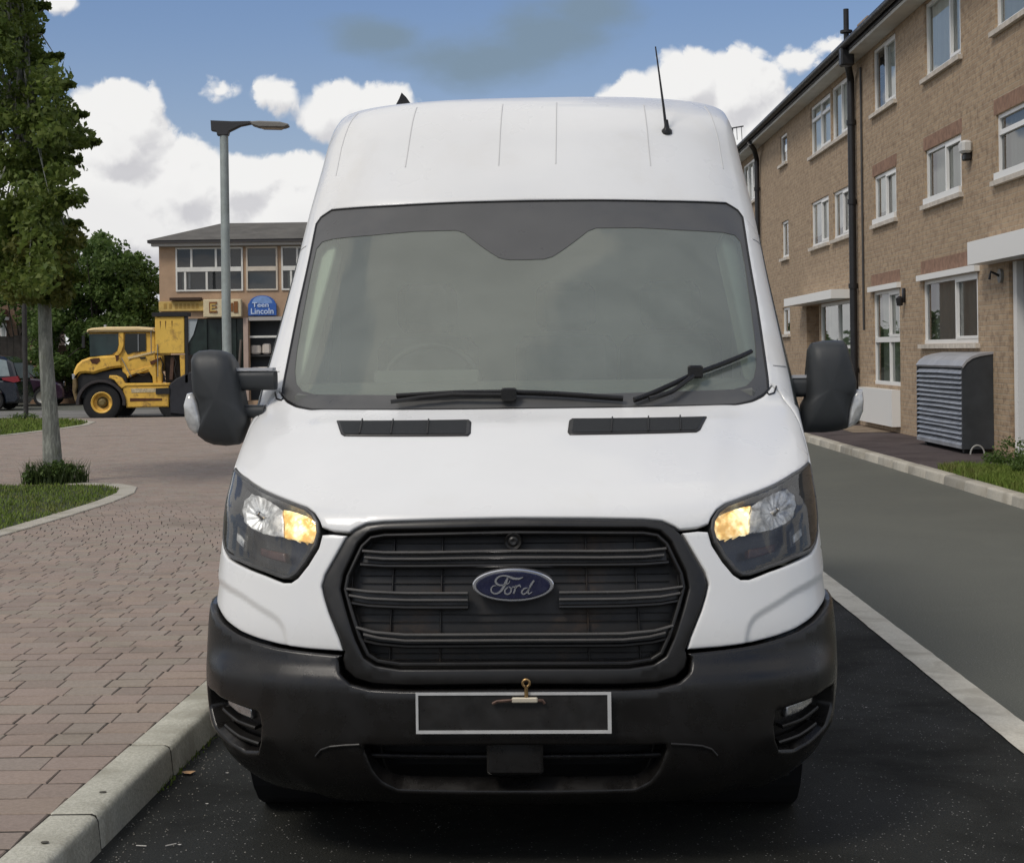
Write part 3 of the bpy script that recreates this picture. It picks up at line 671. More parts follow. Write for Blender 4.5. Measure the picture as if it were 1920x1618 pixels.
MB().box(-.9,.9,.42,5.85,.22,.30).build('underbody_light_block',DARK,van)  # unseen dark box, added to block light from below
MB().box(-.80,.80,.25,.95,.30,.95).build('engine_block',DARK,van)
MB().box(-.9,.9,5.86,5.9,.3,2.6).build('rear_door',WHITE,van)
# --- wipers
def wiper(blade,arm,clip,):
    B=inv(blade); A=inv(arm); b_=strip(B,.016,.012,.020,h=.03).build('wiper_blade',BLK,van)
    strip(B,.008,.010,.010,h=.03).build('wiper_rubber',RUB,b_)
    strip(A,.014,.012,.034,h=.03).build('wiper_arm',BLKG,b_)
    c=inv([clip])[0]; q=S0(*c)+N0(*c)*.028; MB().cbox(q[0]-.028,q[0]+.028,q[1]-.02,q[1]+.02,q[2]-.022,q[2]+.026,.006).build('wiper_clip',BLK,b_)
wiper([(745,748),(860,742),(955,741),(1060,745),(1168,753)],[(735,767),(790,757),(850,751),(955,752)],(955,750))
wiper([(1188,756),(1240,735),(1300,707),(1360,685),(1405,665)],[(1216,761),(1258,745),(1297,716)],(1301,708))
# --- bonnet vents
for sg in (1,-1):
    vo_=D_([(632,796),(880,794),(884,798),(883,819),(878,824),(646,824),(640,820)]); vo_=[(sg*p[0],p[1]) for p in vo_]
    vn=panel('bonnet_vent',vo_,BLKG,van,off=.006 if True else 0,disp=lambda U,s:hood_disp(U,s),gap=0,rnd=.004,skirt=.01,h=.02)
    inn=inset_poly(vo_,.010)
    vd=panel('vent_mesh',inn,mat('vent_mesh_dark',(.008,.010,.012),.6,bump=.6,bs=600),vn,off=.0075,disp=lambda U,s:hood_disp(U,s),gap=0,rnd=0,skirt=.004,h=.02)
    xs=sorted(p[0] for p in vo_); 
    for k in (1,2,3):
        uu=xs[0]+(xs[-1]-xs[0])*k/4.; s_a=min(p[1] for p in inn); s_b=max(p[1] for p in inn)
        strip([(uu,s_a),(uu+sg*.004,s_b)],.005,.006,.021,h=.02).build('vent_bar',BLKG,vn)
# dark plastic corner caps under the windscreen corners
for sg in (1,-1):
    q=D_([(516,736),(519,748),(528,751),(531,747)]); strip([(sg*p[0],p[1]) for p in q],.006,.004,.002,h=.01).build('scuttle_cap',BLK,van)
# --- seams
SEAM=mat('seam_grey',(.36,.36,.355),.6)
def seam(P,w_=.0045,both=True,name='panel_seam',mm=None):
    q=inv(P)
    for sg in ((1,-1) if both else (1,)): strip([(sg*p[0],p[1]) for p in q],w_,.0024,.0006,h=.02).build(name,mm or SEAM,van)
seam([(503,700),(524,697)],.005); seam([(549,468),(574,462)],.005)
seam([(672,213),(655,235),(640,280),(630,330)],.004,mm=mat('groove_shade_grey',(.55,.55,.54),.5))
for P in ([(782,202),(770,250),(760,314)],[(943,196),(938,250),(935,311)],[(1044,193),(1043,250),(1042,308)],[(1207,197),(1214,250),(1220,312)]): seam(P,.0045,False,'roof_groove_shade',mat('groove_shade_grey',(.55,.55,.54),.5))  # flat grey strips paint the shade inside the roof grooves
# --- door glass and black mirror base just round the corner
for sg in (1,-1):
    P=[(sg*a,b) for a,b in [(1.12,1.70),(1.15,2.05),(1.19,2.45),(1.24,2.72),(1.6,2.78),(2.15,2.78),(2.15,1.9),(1.6,1.66),(1.25,1.60)]]
    panel('side_window',P if sg>0 else P[::-1],mat('side_glass_dark',(.02,.024,.024),.08),van,off=.004,gap=0,rnd=.004,skirt=.01,h=.05)
# --- wheels
for sg in (1,-1):
    for yy in (1.0,4.75):
        w_=MB(); w_.lathe((sg*.83,yy,.345),(sg,0,0),[(.2,-.11),(.30,-.115),(.335,-.10),(.345,-.06),(.345,.06),(.335,.10),(.30,.115),(.2,.11)],40); wh=w_.build('wheel',RUB,van,smooth=40)
        r_=MB(); r_.lathe((sg*.86,yy,.345),(sg,0,0),[(.001,.07),(.06,.075),(.08,.05),(.17,.04),(.195,.09),(.205,.10),(.205,-.1)],30); r_.build('wheel_rim',mat('steel_rim',(.22,.22,.23),.4,.7),wh,smooth=40)
        MB().lathe((sg*.80,yy,.42),(sg,0,0),[(.43,-.2),(.43,.17)],24).build('arch_liner',DARK,wh)
# --- mirrors
def loc(x,y,Y): q=to_local(np.array([at(x,y,Y)[0],Y,at(x,y,Y)[1]])); return (float(q[0]),float(q[2])),float(q[1])
def shellpart(P,Y,depth,front,mb=None):
    """rounded housing from an outline: front crown and tapering back"""
    pts=[loc(x,y,Y)[0] for x,y in P]; y0=np.mean([loc(x,y,Y)[1] for x,y in P]); pts=[tuple(p) for p in resample(pts,.02)]
    lv=[(-front*c_1,i_1*(.12 if len(P)>14 else .05)) for c_1,i_1 in ((.995,.85),(.97,.62),(.90,.40),(.78,.22),(.60,.10),(.35,.03),(0,0))]+[(depth*.6,.003),(depth,.012)]
    mb=mb or MB(); n=len(pts); vs=[]; cxm=np.mean(pts,0); rad=.12 if len(P)>14 else .05; fk=1 if len(P)>14 else .35
    for d,i in lv:
        O=[tuple(np.array(p)+(cxm-np.array(p))*i/rad) for p in pts]; vs+=[(p[0],y0+d,p[1]) for p in O]
    fs=[tuple(range(len(vs)-n,len(vs)))]
    for j in range(len(lv)-1):
        for i in range(n): a=j*n+i; b_=j*n+(i+1)%n; fs.append((a,b_,b_+n,a+n))
    c=len(vs); vs.append((cxm[0],y0-front*1.02,cxm[1])); fs+=[(i,(i+1)%n,c) for i in range(n)]
    mb.add(vs,fs); return mb
MIR=mat('mirror_black_plastic',(.026,.029,.031),.5,var=.1,vs=4,bump=.12,bs=700)
ML=[(359,673),(363,664),(373,658),(394,656),(415,657),(429,663),(437,675),(443,695),(448,712),(453,737),(457,760),(464,779),(463,800),(456,822),(450,833),(425,836),(401,834),(385,828),(372,818),(378,790),(372,755),(363,738),(360,710)]
MR=[(1517,655),(1523,643),(1542,639),(1562,638),(1581,639),(1588,648),(1597,678),(1606,716),(1604,738),(1597,748),(1591,772),(1588,803),(1570,808),(1545,811),(1504,811),(1500,790),(1503,765),(1511,750),(1512,713)]
LL=[(351,738),(359,736),(366,740),(372,755),(379,780),(382,806),(376,813),(365,813),(355,804),(347,783),(345,759)]
LR=[(1597,738),(1606,730),(1617,731),(1619,750),(1618,770),(1611,788),(1602,797),(1588,803),(1588,790),(1591,765)]
CLR=mat('clear_indicator_lens',(.50,.50,.49),.15,.25,var=.3,vs=22,coat=.7)
for P,L_,arms,Y in ((ML,LL,[((456,716),(498,712)),((458,770),(478,775))],6.25),(MR,LR,[((1484,727),(1520,727)),((1490,782),(1520,785))],6.40)):
    mi=shellpart(P,Y,.13,.075).build('wing_mirror',MIR,van,smooth=50)
    shellpart(L_,Y-.02,.05,.03).build('mirror_indicator',CLR,mi,smooth=50)
    (a0,yc_)=loc(*arms[0][0],Y); 
    for k,(p,q2) in enumerate(arms):
        a_=loc(*p,Y); b2=loc(*q2,Y); hh=.036 if k==0 else .024
        m_=MB(); x0_,x1_=min(a_[0][0],b2[0][0]),max(a_[0][0],b2[0][0]); zc=(a_[0][1]+b2[0][1])/2
        ex=.10
        x0_,x1_=(x0_-.06,x1_+.03) if Y<6.3 else (x0_-.05,x1_+.05)
        m_.prism(rrect(0+a_[1]-.0,a_[1]+.09,zc-hh,zc+hh,.02),'x',x0_,x1_); m_.build('mirror_arm',MIR,mi,smooth=40)
        if k==0: MB().box(x0_+.005,x1_-.005,a_[1]+.01,a_[1]+.08,zc+hh+.001,zc+hh+.012).build('arm_top_highlight',mat('arm_highlight_grey',(.42,.43,.45),.5),mi)  # pale strip paints the highlight along the top of the arm
    # face seam across the housing
    zz=loc(*( (430,763) if Y<6.3 else (1550,765)),Y); 
# --- aerials on the roof
q=inv([(1250,247)])[0]; a0=S0(*q); 
def pl_(x,y,yy): l=to_local(np.array([at(x,y,yy)[0],yy,at(x,y,yy)[1]])); return tuple(float(t) for t in l)
Yw=float(to_world(a0)[1]); wb=MB(); nq=N0(*q)
wb.lathe(tuple(a0),(0,-.3,1),[(.024,-.008),(.022,.006),(.012,.016),(.006,.05)],14); an=wb.build('aerial_base',BLK,van,smooth=40)
MB().tube([pl_(1249,242,Yw),pl_(1244,200,Yw),pl_(1236,140,Yw),pl_(1229,88,Yw)],[.007,.0055,.004,.003],6).build('aerial_whip',BLK,an,smooth=50)
Yf=VAN['y']+2.6; f0_=pl_(755,196,Yf)
fb=MB(); pr=[(741,199),(748,186),(753,174),(762,183),(771,196)]
for hw in (1,):
    P=[pl_(x,y,Yf) for x,y in pr]; z0=min(p[2] for p in P)
    vs=[]; 
    for t,dy in ((1.,0),(1.,.12)): vs+=[(p[0],p[1]+dy,p[2]-(0.02 if dy else 0)) for p in P]
    n=len(P); fb.add(vs+[(P[0][0],P[0][1],z0-.06),(P[-1][0],P[-1][1],z0-.06),(P[0][0],P[0][1]+.12,z0-.06),(P[-1][0],P[-1][1]+.12,z0-.06)],[(0,1,2,3,4,11,10) if False else (0,1,2,3,4)]+[(5,6,7,8,9)]+[(i,i+1,i+6,i+5) for i in range(4)]+[(0,4,11,10),(5,9,13,12),(0,5,12,10),(4,9,13,11)])
fb.build('shark_fin_aerial',BLK,van)
# ================= ground, roads, pavements =================
def sheet(name,P,z,m,kind='structure',cat=None):
    mb=MB(); mb.add([(x,y,z) for x,y in P],[tuple(range(len(P)))]); return mb.build(name,m,kind=kind)
def groundmat(name,col,speck,sz,amt,big,rough=.85,bump=.5,bigc=None):
    if name in MATS: return MATS[name]
    m=bpy.data.materials.new(name); m.use_nodes=True; q=NT(m.node_tree); p=q.n['Principled BSDF']; g=q.new('ShaderNodeNewGeometry'); V=g.outputs['Position']; p.inputs['Specular IOR Level'].default_value=.22
    a=q.noise(V,sz,3,.7); b_=q.noise(V,big,5,.62,.5); vo=q.new('ShaderNodeTexVoronoi'); vo.inputs['Scale'].default_value=sz*.9; q.l.new(V,vo.inputs['Vector'])
    k=q.ramp(a,.35,.68); c=q.mix(k,col,speck); wn=q.new('ShaderNodeSeparateColor'); q.l.new(vo.outputs['Color'],wn.inputs[0])
    st=q.m('MULTIPLY',q.ramp(wn.outputs[0],.95,.985),q.ramp(vo.outputs[0],.45,.25)); c=q.mix(q.m('MULTIPLY',st,amt),c,(.45,.44,.41))
    c=q.mix(q.ramp(b_,.42,.70),c,bigc or tuple(x*.72 for x in col))
    q.l.new(c,p.inputs['Base Color']); q.put(p.inputs['Roughness'],q.ramp(b_,.3,.7,rough-.1,min(rough+.1,1)))
    bn=q.new('ShaderNodeBump'); bn.inputs['Strength'].default_value=bump; bn.inputs['Distance'].default_value=.006; q.l.new(a,bn.inputs['Height']); q.l.new(bn.outputs[0],p.inputs['Normal'])
    MATS[name]=m; return m
BAY=groundmat('fresh_asphalt',(.0105,.0112,.0092),(.031,.032,.028),150,.9,1.3,.8)
ROAD=groundmat('worn_asphalt',(.088,.091,.077),(.145,.148,.127),110,.35,.55,.85,bigc=(.128,.131,.112))
FARR=groundmat('far_asphalt',(.17,.165,.155),(.22,.215,.20),60,.2,.4)
EARTH=groundmat('bare_ground',(.06,.065,.04),(.09,.09,.06),20,.1,.3)
KL=.0470                                    # the left kerb leans this much to the right per metre
def kin(y): return -1.595+KL*(y-5.09)
sheet('ground',[(-900,-200),(900,-200),(900,1200),(-900,1200)],-.03,EARTH)
sheet('parking_bay',[(kin(-6)-.05,-6),(2.12,-6),(2.12,24),(kin(24)-.05,24)],0.,BAY)
sheet('road',[(2.12,-6),(5.25,-6),(5.45,70),(-30,70),(-30,42.6),(1.0,42.6),(1.0,24.0),(2.12,24.0)],0.,ROAD)
sheet('side_road',[(-60,42.6),(1.0,42.6),(1.0,52.5),(-60,52.5)],.004,FARR)
LINE=groundmat('road_paint',(.54,.51,.43),(.66,.63,.54),90,.0,3.5,.75,.3,bigc=(.44,.41,.34))
def wl(y): return 2.045+.012*(y-6.7)
e_=MB(); ys=np.arange(2,24,.12); L=[];R=[]
for y in ys: L.append((wl(y)+rng.normal(0,.0014),y,.006)); R.append((wl(y)+.165+rng.normal(0,.0014),y,.006))
n=len(ys); e_.add(L+R,[(i,n+i,n+i+1,i+1) for i in range(n-1)]); e_.build('painted_line',LINE,kind='structure')
# ---- left pavement of setts
BED=groundmat('joint_sand',(.030,.026,.021),(.045,.04,.032),120,.1,2.,.95)
pv=MB(); pv.add([(kin(-2),-2,.1158),(kin(42.6),42.6,.1158),(-45,42.6,.1158),(-45,-2,.1158),(kin(-2),-2,-.02),(kin(42.6),42.6,-.02),(-45,42.6,-.02),(-45,-2,-.02)],[(0,1,2,3),(0,4,5,1),(1,5,6,2)])
pave=pv.build('pavement',BED,kind='structure')
def lawn_poly(k):
    if k==0: P=[(-12,20.15),(-5.5,20.2),(-4.95,20.0),(-4.62,19.5),(-4.47,18.7),(-4.44,17.6),(-4.50,16.2),(-4.60,14.7),(-4.78,13.0),(-5.1,11),(-5.6,9),(-12,8)]
    else: P=[(-22,42.2),(-12.2,42.3),(-11.0,41.4),(-10.1,39.6),(-9.85,38.0),(-9.9,36.2),(-10.2,33.8),(-10.7,31),(-11.4,28.5),(-13,27.2),(-22,27)]
    return P
LP=[lawn_poly(0),lawn_poly(1)]
STN=groundmat('sett_brick',(.205,.150,.122),(.245,.185,.150),55,.0,1.1,.85,.35)
# tint per sett comes from a colour attribute
def tintmat(name,base,spk,sz):
    m=bpy.data.materials.new(name); m.use_nodes=True; q=NT(m.node_tree); p=q.n['Principled BSDF']; g=q.new('ShaderNodeNewGeometry'); V=g.outputs['Position']
    a=q.noise(V,sz,4,.7); b_=q.noise(V,1.3,5,.65,.6); c=q.mix(q.ramp(a,.3,.7),base,spk); at_=q.new('ShaderNodeAttribute',attribute_name='tint')
    mu=q.new('ShaderNodeMix',data_type='RGBA',blend_type='MULTIPLY'); mu.inputs[0].default_value=1; q.l.new(c,mu.inputs[6]); q.l.new(at_.outputs[0],mu.inputs[7]); c=mu.outputs[2]
    c=q.mix(q.m('MULTIPLY',q.ramp(b_,.50,.78),.45),c,(.12,.105,.085)); q.l.new(c,p.inputs['Base Color']); q.put(p.inputs['Roughness'],q.ramp(b_,.3,.7,.72,.92))
    bn=q.new('ShaderNodeBump'); bn.inputs['Strength'].default_value=.45; bn.inputs['Distance'].default_value=.004; q.l.new(a,bn.inputs['Height']); q.l.new(bn.outputs[0],p.inputs['Normal'])
    MATS[name]=m; return m
SETT=tintmat('sett_surface',(.240,.195,.160),(.310,.255,.212),70)
def warp(x,y):
    t=max(0,y-11.5); return (x-.030*min(t,9)**2-max(0,t-9)*.54*.9, y)
def sett(mb,x0,x1,y0,y1,tint,zt):
    c=.004; g=.0015; gy=.0088
    cs=[(x0+g,y0+gy),(x1-g,y0+gy),(x1-g,y1-gy),(x0+g,y1-gy)]; j=[(rng.normal(0,.0018),rng.normal(0,.0022)) for _ in cs]; cs=[(a+u_,b_+v_) for (a,b_),(u_,v_) in zip(cs,j)]
    cx=(x0+x1)/2; cy=(y0+y1)/2; t=[(a+(c if a<cx else -c),b_+(c if b_<cy else -c)) for a,b_ in cs]
    tl=rng.normal(0,.0003,2); mb.tint=tint
    low=[(*warp(*p),.10) for p in cs]; mid=[(*warp(*p),zt-.005) for p in cs]; top=[(*warp(*p),zt+tl[0]*(p[0]-cx)/.1+tl[1]*(p[1]-cy)/.1) for p in t]
    mb.add(low+mid+top,[(0,1,5,4),(1,2,6,5),(2,3,7,6),(3,0,4,7),(4,5,9,8),(5,6,10,9),(6,7,11,10),(7,4,8,11),(8,9,10,11)])
tints=[(1,1,1),(1.03,.97,.95),(.95,.93,.92),(.99,1.01,1.0),(1.05,1.0,.96),(.96,.92,.91),(.98,1.0,.96),(1.01,.96,.96)]
near=[]; rest=MB(); y=4.4; row=0
while y<42.3:
    pt=float(np.interp(y,[6.2,10,16,25],[.2,.16,.13,.12])); y1=y+pt; fw=pt/.2; x=-.33*y-2.6 + (0 if y<12 else 0); x=-18. if y>12 else x
    xr=kin(y) if y<11.5 else 7.5
    x+=rng.uniform(0,.3)
    x=-(-x); L=[]
    # lay the row leftwards from the kerb so the ragged end is off frame
    xe=kin(y+.1)-.004 if y<11.5 else xr; xx=xe
    while xx>x:
        wd=fw*float(rng.choice([.15,.21,.24,.28],p=[.2,.38,.27,.15])); L.append((xx-wd,xx)); xx-=wd
    for a,b_ in L:
        cx,cy=warp((a+b_)/2,y+pt/2)
        if cx>kin(cy)-.06 or cx<-.335*cy-3.0 or any(inside(np.array([[cx,cy]]),q)[0] for q in LP): continue
        t=tints[int(rng.integers(len(tints)))]; k=float(rng.uniform(.93,1.06)); t=tuple(c*k for c in t); zt=.1195+float(rng.normal(0,.0006))
        inview=cx>-.312*cy-.1 and (cy>5.05)
        if inview and len(near)<300:
            mb=MB(); sett(mb,a,b_,y,y1,t,zt); near.append(mb)
        else: sett(rest,a,b_,y,y1,t,zt)
    y=y1; row+=1
for mb in near:
    o=mb.build('brick',SETT,pave,recalc=False)
rest.build('bricks_beyond',SETT,pave,kind='stuff',recalc=False)
# ---- left kerb
KERB=groundmat('kerb_concrete',(.40,.39,.32),(.55,.535,.455),75,.0,2.6,.8,.9,bigc=(.30,.285,.23))
KERBD=groundmat('kerb_concrete_dark',(.27,.26,.215),(.35,.335,.28),60,.0,2.2,.85,.4,bigc=(.20,.19,.155))
kb=MB(); kb.add([(kin(-2)+.01,-2,.03),(kin(-2)+.15,-2,.03),(kin(42)+.15,42,.03),(kin(42)+.01,42,.03),(kin(-2)+.01,-2,-.02),(kin(-2)+.15,-2,-.02),(kin(42)+.15,42,-.02),(kin(42)+.01,42,-.02)],[(0,1,2,3),(1,5,6,2),(0,3,7,4)])
kroot=kb.build('left_kerb',KERBD,kind='structure')
def kerbstone(y0,y1,f,lean,w,z0,ztop,m,root,ch=.028,side=1):
    """bull-nosed stone; side=+1 has its face on the +x side"""
    prof=[(0,z0),(0,ztop-.004),(.006,ztop),(w-ch,ztop),(w-ch*.45,ztop-ch*.16),(w-ch*.12,ztop-ch*.5),(w,ztop-ch),(w+.012,z0)]
    vs=[]; g=.0075; c=.009; ys=[(y0+g,c),(y0+g+c,0),((y0+y1)/2,0),(y1-g-c,0),(y1-g,c)]; dz=rng.normal(0,.0015); dx=rng.normal(0,.002)
    for yy,i in ys:
        for px_,pz in prof: 
            xx=px_ if side>0 else w-px_
            vs.append((f(yy)+dx+xx+(w/2-xx)/w*i*1.2,yy,pz+dz-(i if pz>z0 else 0)))
    n=len(prof); fs=[tuple(range(n-1,-1,-1)),tuple(range(len(vs)-n,len(vs)))]+[(j*n+i,j*n+(i+1)%n,(j+1)*n+(i+1)%n,(j+1)*n+i) for j in range(len(ys)-1) for i in range(n)]
    mb=MB(); mb.add(vs,fs); return mb.build('kerbstone',m,root,smooth=38)
def kerbcore(f,w,ztop,y0,y1,side,root,ch=.028,ny=40):
    prof=[(.004,-.02),(.004,ztop-.006),(w-ch,ztop-.006),(w-ch*.5,ztop-.012),(w-.006,ztop-ch-.003),(w+.005,-.02)]
    vs=[(f(yy)+(px_ if side>0 else w-px_),yy,pz) for yy in np.linspace(y0,y1,ny) for px_,pz in prof]; n=len(prof)
    MB().add(vs,[(j*n+i,j*n+i+1,(j+1)*n+i+1,(j+1)*n+i) for j in range(ny-1) for i in range(n-1)]).build('kerb_mortar',groundmat('dark_mortar',(.035,.033,.027),(.05,.047,.04),60,.0,2.,.9),root)
kerbcore(kin,.165,.124,2.7,25,1,kroot)
cuts=[2.72,3.68,4.63,5.585,6.56]+[6.56+.96*k for k in range(1,20)]
for i in range(len(cuts)-1): kerbstone(cuts[i],cuts[i+1],kin,KL,.165,-.02,.124,KERB if i<3 or i%4!=1 else KERB,kroot)
# lifting holes in the two nearest stones
for (px,py) in ((84,1579),(193,1485)):
    gx,gy=gnd(px,py,.124); MB().prism(circ(gx,gy,.013,10,.011),'z',.1245,.1265).build('lifting_hole',mat('hole_dark',(.07,.065,.05),.9),kroot)
# ---- right kerb, pavement and verge
def krt(y): return 5.16+.0035*(y-17)
rk=MB(); rk.add([(krt(4)+.02,4,.03),(krt(4)+.14,4,.03),(krt(70)+.14,70,.03),(krt(70)+.02,70,.03)],[(0,1,2,3)]); rroot=rk.build('right_kerb',KERBD,kind='structure')
y=9.0; i=0
kerbcore(krt,.155,.115,9,57,-1,rroot)
RK=[groundmat('kerb_concrete_r%d'%k,tuple(c*s_ for c in (.40,.375,.315)),tuple(c*s_ for c in (.48,.45,.385)),60,.0,2.,.8,.4,bigc=tuple(c*s_ for c in (.31,.285,.235))) for k,s_ in enumerate((1.,1.12,.72))]
while y<58:
    kerbstone(y,y+.915,krt,0,.155,-.02,.115,RK[(1,0,1,0,2,1,0)[i%7]],rroot,side=-1); y+=.915; i+=1
RP=groundmat('red_brown_tarmac',(.070,.055,.055),(.105,.085,.083),90,.3,.9,.85)
sheet('right_pavement',[(krt(20.9)+.13,20.9),(9.5,20.9),(9.5,64),(krt(64)+.13,64)],.105,RP)
sheet('threshold_step',[(6.2,30.3),(7.2,30.3),(7.2,33.0),(6.25,33.0)],.112,groundmat('worn_step',(.22,.17,.12),(.28,.22,.16),60,.1,2.))
SOIL=groundmat('soil',(.045,.055,.022),(.07,.08,.035),60,.1,1.)
sheet('verge_soil',[(krt(6)+.14,6),(9.5,6),(9.5,20.9),(krt(21)+.14,20.9)],.10,SOIL)
for k,P in enumerate(LP): sheet('lawn_soil',P,.116,SOIL)
# pale edging round the lawns
EDG=groundmat('edging_concrete',(.40,.37,.31),(.48,.45,.38),60,.0,2.,.8,.3,bigc=(.30,.28,.22))
for k,P in enumerate(LP):
    er=MB(); er.tube([(*P[1],.05),(*P[-2],.05)],.002,4); er=er.build('lawn_edging',EDG,kind='structure')
    pts=resample(P[1:-1],.02,False); seg=P[1:-1]; Q=resample(seg,.5,False)
    for i in range(len(Q)-1):
        a=Q[i];b_=Q[i+1]; d=(b_-a)/np.hypot(*(b_-a)); nn=np.array([-d[1],d[0]])
        g=.004; a2=a+d*g; b2=b_-d*g; wdt=.20 if k==0 else .16
        mb=MB(); O=[a2,b2,b2-(-nn)*wdt,a2-(-nn)*wdt]; mb.prism([tuple(p) for p in O],'z',.09,.132,.006); mb.build('edging_stone',EDG,er)
# ---- grass
def grassmat(name,c1,c2,c3):
    m=bpy.data.materials.new(name); m.use_nodes=True; q=NT(m.node_tree); p=q.n['Principled BSDF']; g=q.new('ShaderNodeNewGeometry'); 
    b_=q.noise(g.outputs['Position'],1.6,5,.65,.5); c=q.mix(q.ramp(g.outputs['Random Per Island'],0,1),c1,c2); c=q.mix(q.ramp(b_,.48,.72),c,c3); q.l.new(c,p.inputs['Base Color']); p.inputs['Roughness'].default_value=.75
    p.inputs['Specular IOR Level'].default_value=.15
    MATS[name]=m; return m
GR=grassmat('grass_blades',(.105,.165,.028),(.155,.205,.042),(.170,.170,.060))
def grass(name,poly,z,n,h0,h1,wd,lab,ymax=None,m=None):
    P=np.array(poly); lo=P.min(0);hi=P.max(0); Q=rng.uniform(lo,hi,(n*2,2)); Q=Q[inside(Q,poly)][:n]; k=len(Q)
    vis=(np.abs(Q[:,0])<.34*Q[:,1]+.5); Q=Q[vis]; k=len(Q)
    a=rng.uniform(0,2*np.pi,k); h=rng.uniform(h0,h1,k); w2=wd*rng.uniform(.6,1.3,k); ln=rng.uniform(-.6,.6,(k,2))*h[:,None]
    B=np.stack([np.cos(a)*w2,np.sin(a)*w2,np.zeros(k)],1); b0=np.stack([Q[:,0],Q[:,1],np.full(k,z)],1); md=b0+np.stack([ln[:,0]*.3,ln[:,1]*.3,h*.6],1); tp=b0+np.stack([ln[:,0],ln[:,1],h],1)
    V=np.stack([b0-B,b0+B,md+B*.6,md-B*.6,tp],1).reshape(-1,3); i=np.arange(k)*5
    F=np.concatenate([np.stack([i,i+1,i+2,i+3],1).ravel(),np.stack([i+3,i+2,i+4],1).ravel()]); 
    me=bpy.data.meshes.new(name); me.vertices.add(len(V)); me.vertices.foreach_set('co',V.ravel()); me.loops.add(len(F)); me.loops.foreach_set('vertex_index',F.astype(np.int32))
    me.polygons.add(2*k); me.polygons.foreach_set('loop_start',np.concatenate([np.arange(k)*4,4*k+np.arange(k)*3]).astype(np.int32)); me.update(); me.validate()
    me.materials.append(m or GR); o=bpy.data.objects.new(name,me); COL.objects.link(o); tag(o,lab,'grass' if lab else None,kind='stuff'); return o
grass('grass',inset_poly(LP[0],-.02) if False else LP[0],.115,60000,.02,.045,.006,'short mown grass on the lawn round the tall leaning tree trunk')
grass('grass',LP[1],.115,45000,.03,.09,.012,'short mown grass on the far lawn with the thin dark post')
vg=[(krt(9)+.155,9),(6.75,9),(6.75,19.4),(6.2,20.3),(5.75,21.2),(krt(21)+.155,20.9)]
grass('grass',vg,.10,70000,.04,.13,.007,'rough green verge between the right kerb and the brick wall')
sheet('verge_tip_soil',[(krt(20.5)+.155,20.5),(6.6,20.5),(6.2,21.0),(5.7,21.5),(krt(21)+.155,21.0)],.109,SOIL)
# ---- foliage helper
def leafmat(name,c1,c2,tr=.25):
    m=bpy.data.materials.new(name); m.use_nodes=True; q=NT(m.node_tree); p=q.n['Principled BSDF']; g=q.new('ShaderNodeNewGeometry')
    c=q.mix(q.ramp(g.outputs['Random Per Island'],0,1),c1,c2); b_=q.noise(g.outputs['Position'],1.1,3,.6); c=q.mix(q.m('MULTIPLY',q.ramp(b_,.4,.65),.6),c,tuple((a*.55+b2*.5) for a,b2 in zip(c1,c2)))
    q.l.new(c,p.inputs['Base Color']); p.inputs['Roughness'].default_value=.55; p.inputs['Specular IOR Level'].default_value=.3
    t=q.new('ShaderNodeBsdfTranslucent'); q.l.new(c,t.inputs[0]); mx=q.new('ShaderNodeMixShader'); mx.inputs[0].default_value=tr; q.l.new(p.outputs[0],mx.inputs[1]); q.l.new(t.outputs[0],mx.inputs[2]); q.l.new(mx.outputs[0],q.n['Material Output'].inputs[0])
    MATS[name]=m; return m
def leaves(name,C,R,N,size,m,parent,org,squash=.8,lab=None,kind=None,droop=.3,shell=.5):
    """leaf blades in clumps: C centres, R radii, N leaves per clump"""
    C=np.array(C,float); R=np.array(R,float); idx=np.repeat(np.arange(len(C)),N); k=len(idx)
    d=rng.normal(size=(k,3)); d/=np.linalg.norm(d,axis=1)[:,None]; r=rng.uniform(shell**3,1,k)**(1/3.)
    P=C[idx]+d*(r*R[idx])[:,None]*np.array([1,1,squash]); s_=size*rng.uniform(.6,1.35,k)
    n_=d*.6+rng.normal(size=(k,3))*.7+np.array([0,0,.5]); n_/=np.linalg.norm(n_,axis=1)[:,None]
    t=np.cross(n_,rng.normal(size=(k,3))); t[:,2]-=droop; t-=n_*(t*n_).sum(1)[:,None]; t/=np.linalg.norm(t,axis=1)[:,None]+1e-9; b_=np.cross(n_,t)
    s3=s_[:,None]; V=np.stack([P-t*s3*.5,P-t*s3*.08+b_*s3*.30,P+t*s3*.5-n_*s3*.10,P-t*s3*.08-b_*s3*.30],1).reshape(-1,3)-np.array(org)
    me=bpy.data.meshes.new(name); me.vertices.add(len(V)); me.vertices.foreach_set('co',V.ravel()); me.loops.add(4*k); me.loops.foreach_set('vertex_index',np.arange(4*k,dtype=np.int32)); me.polygons.add(k); me.polygons.foreach_set('loop_start',np.arange(0,4*k,4,dtype=np.int32)); me.update(); me.materials.append(m)
    o=bpy.data.objects.new(name,me); COL.objects.link(o); o.parent=parent; ORG[o]=np.array(org); tag(o,lab,kind=kind); return o
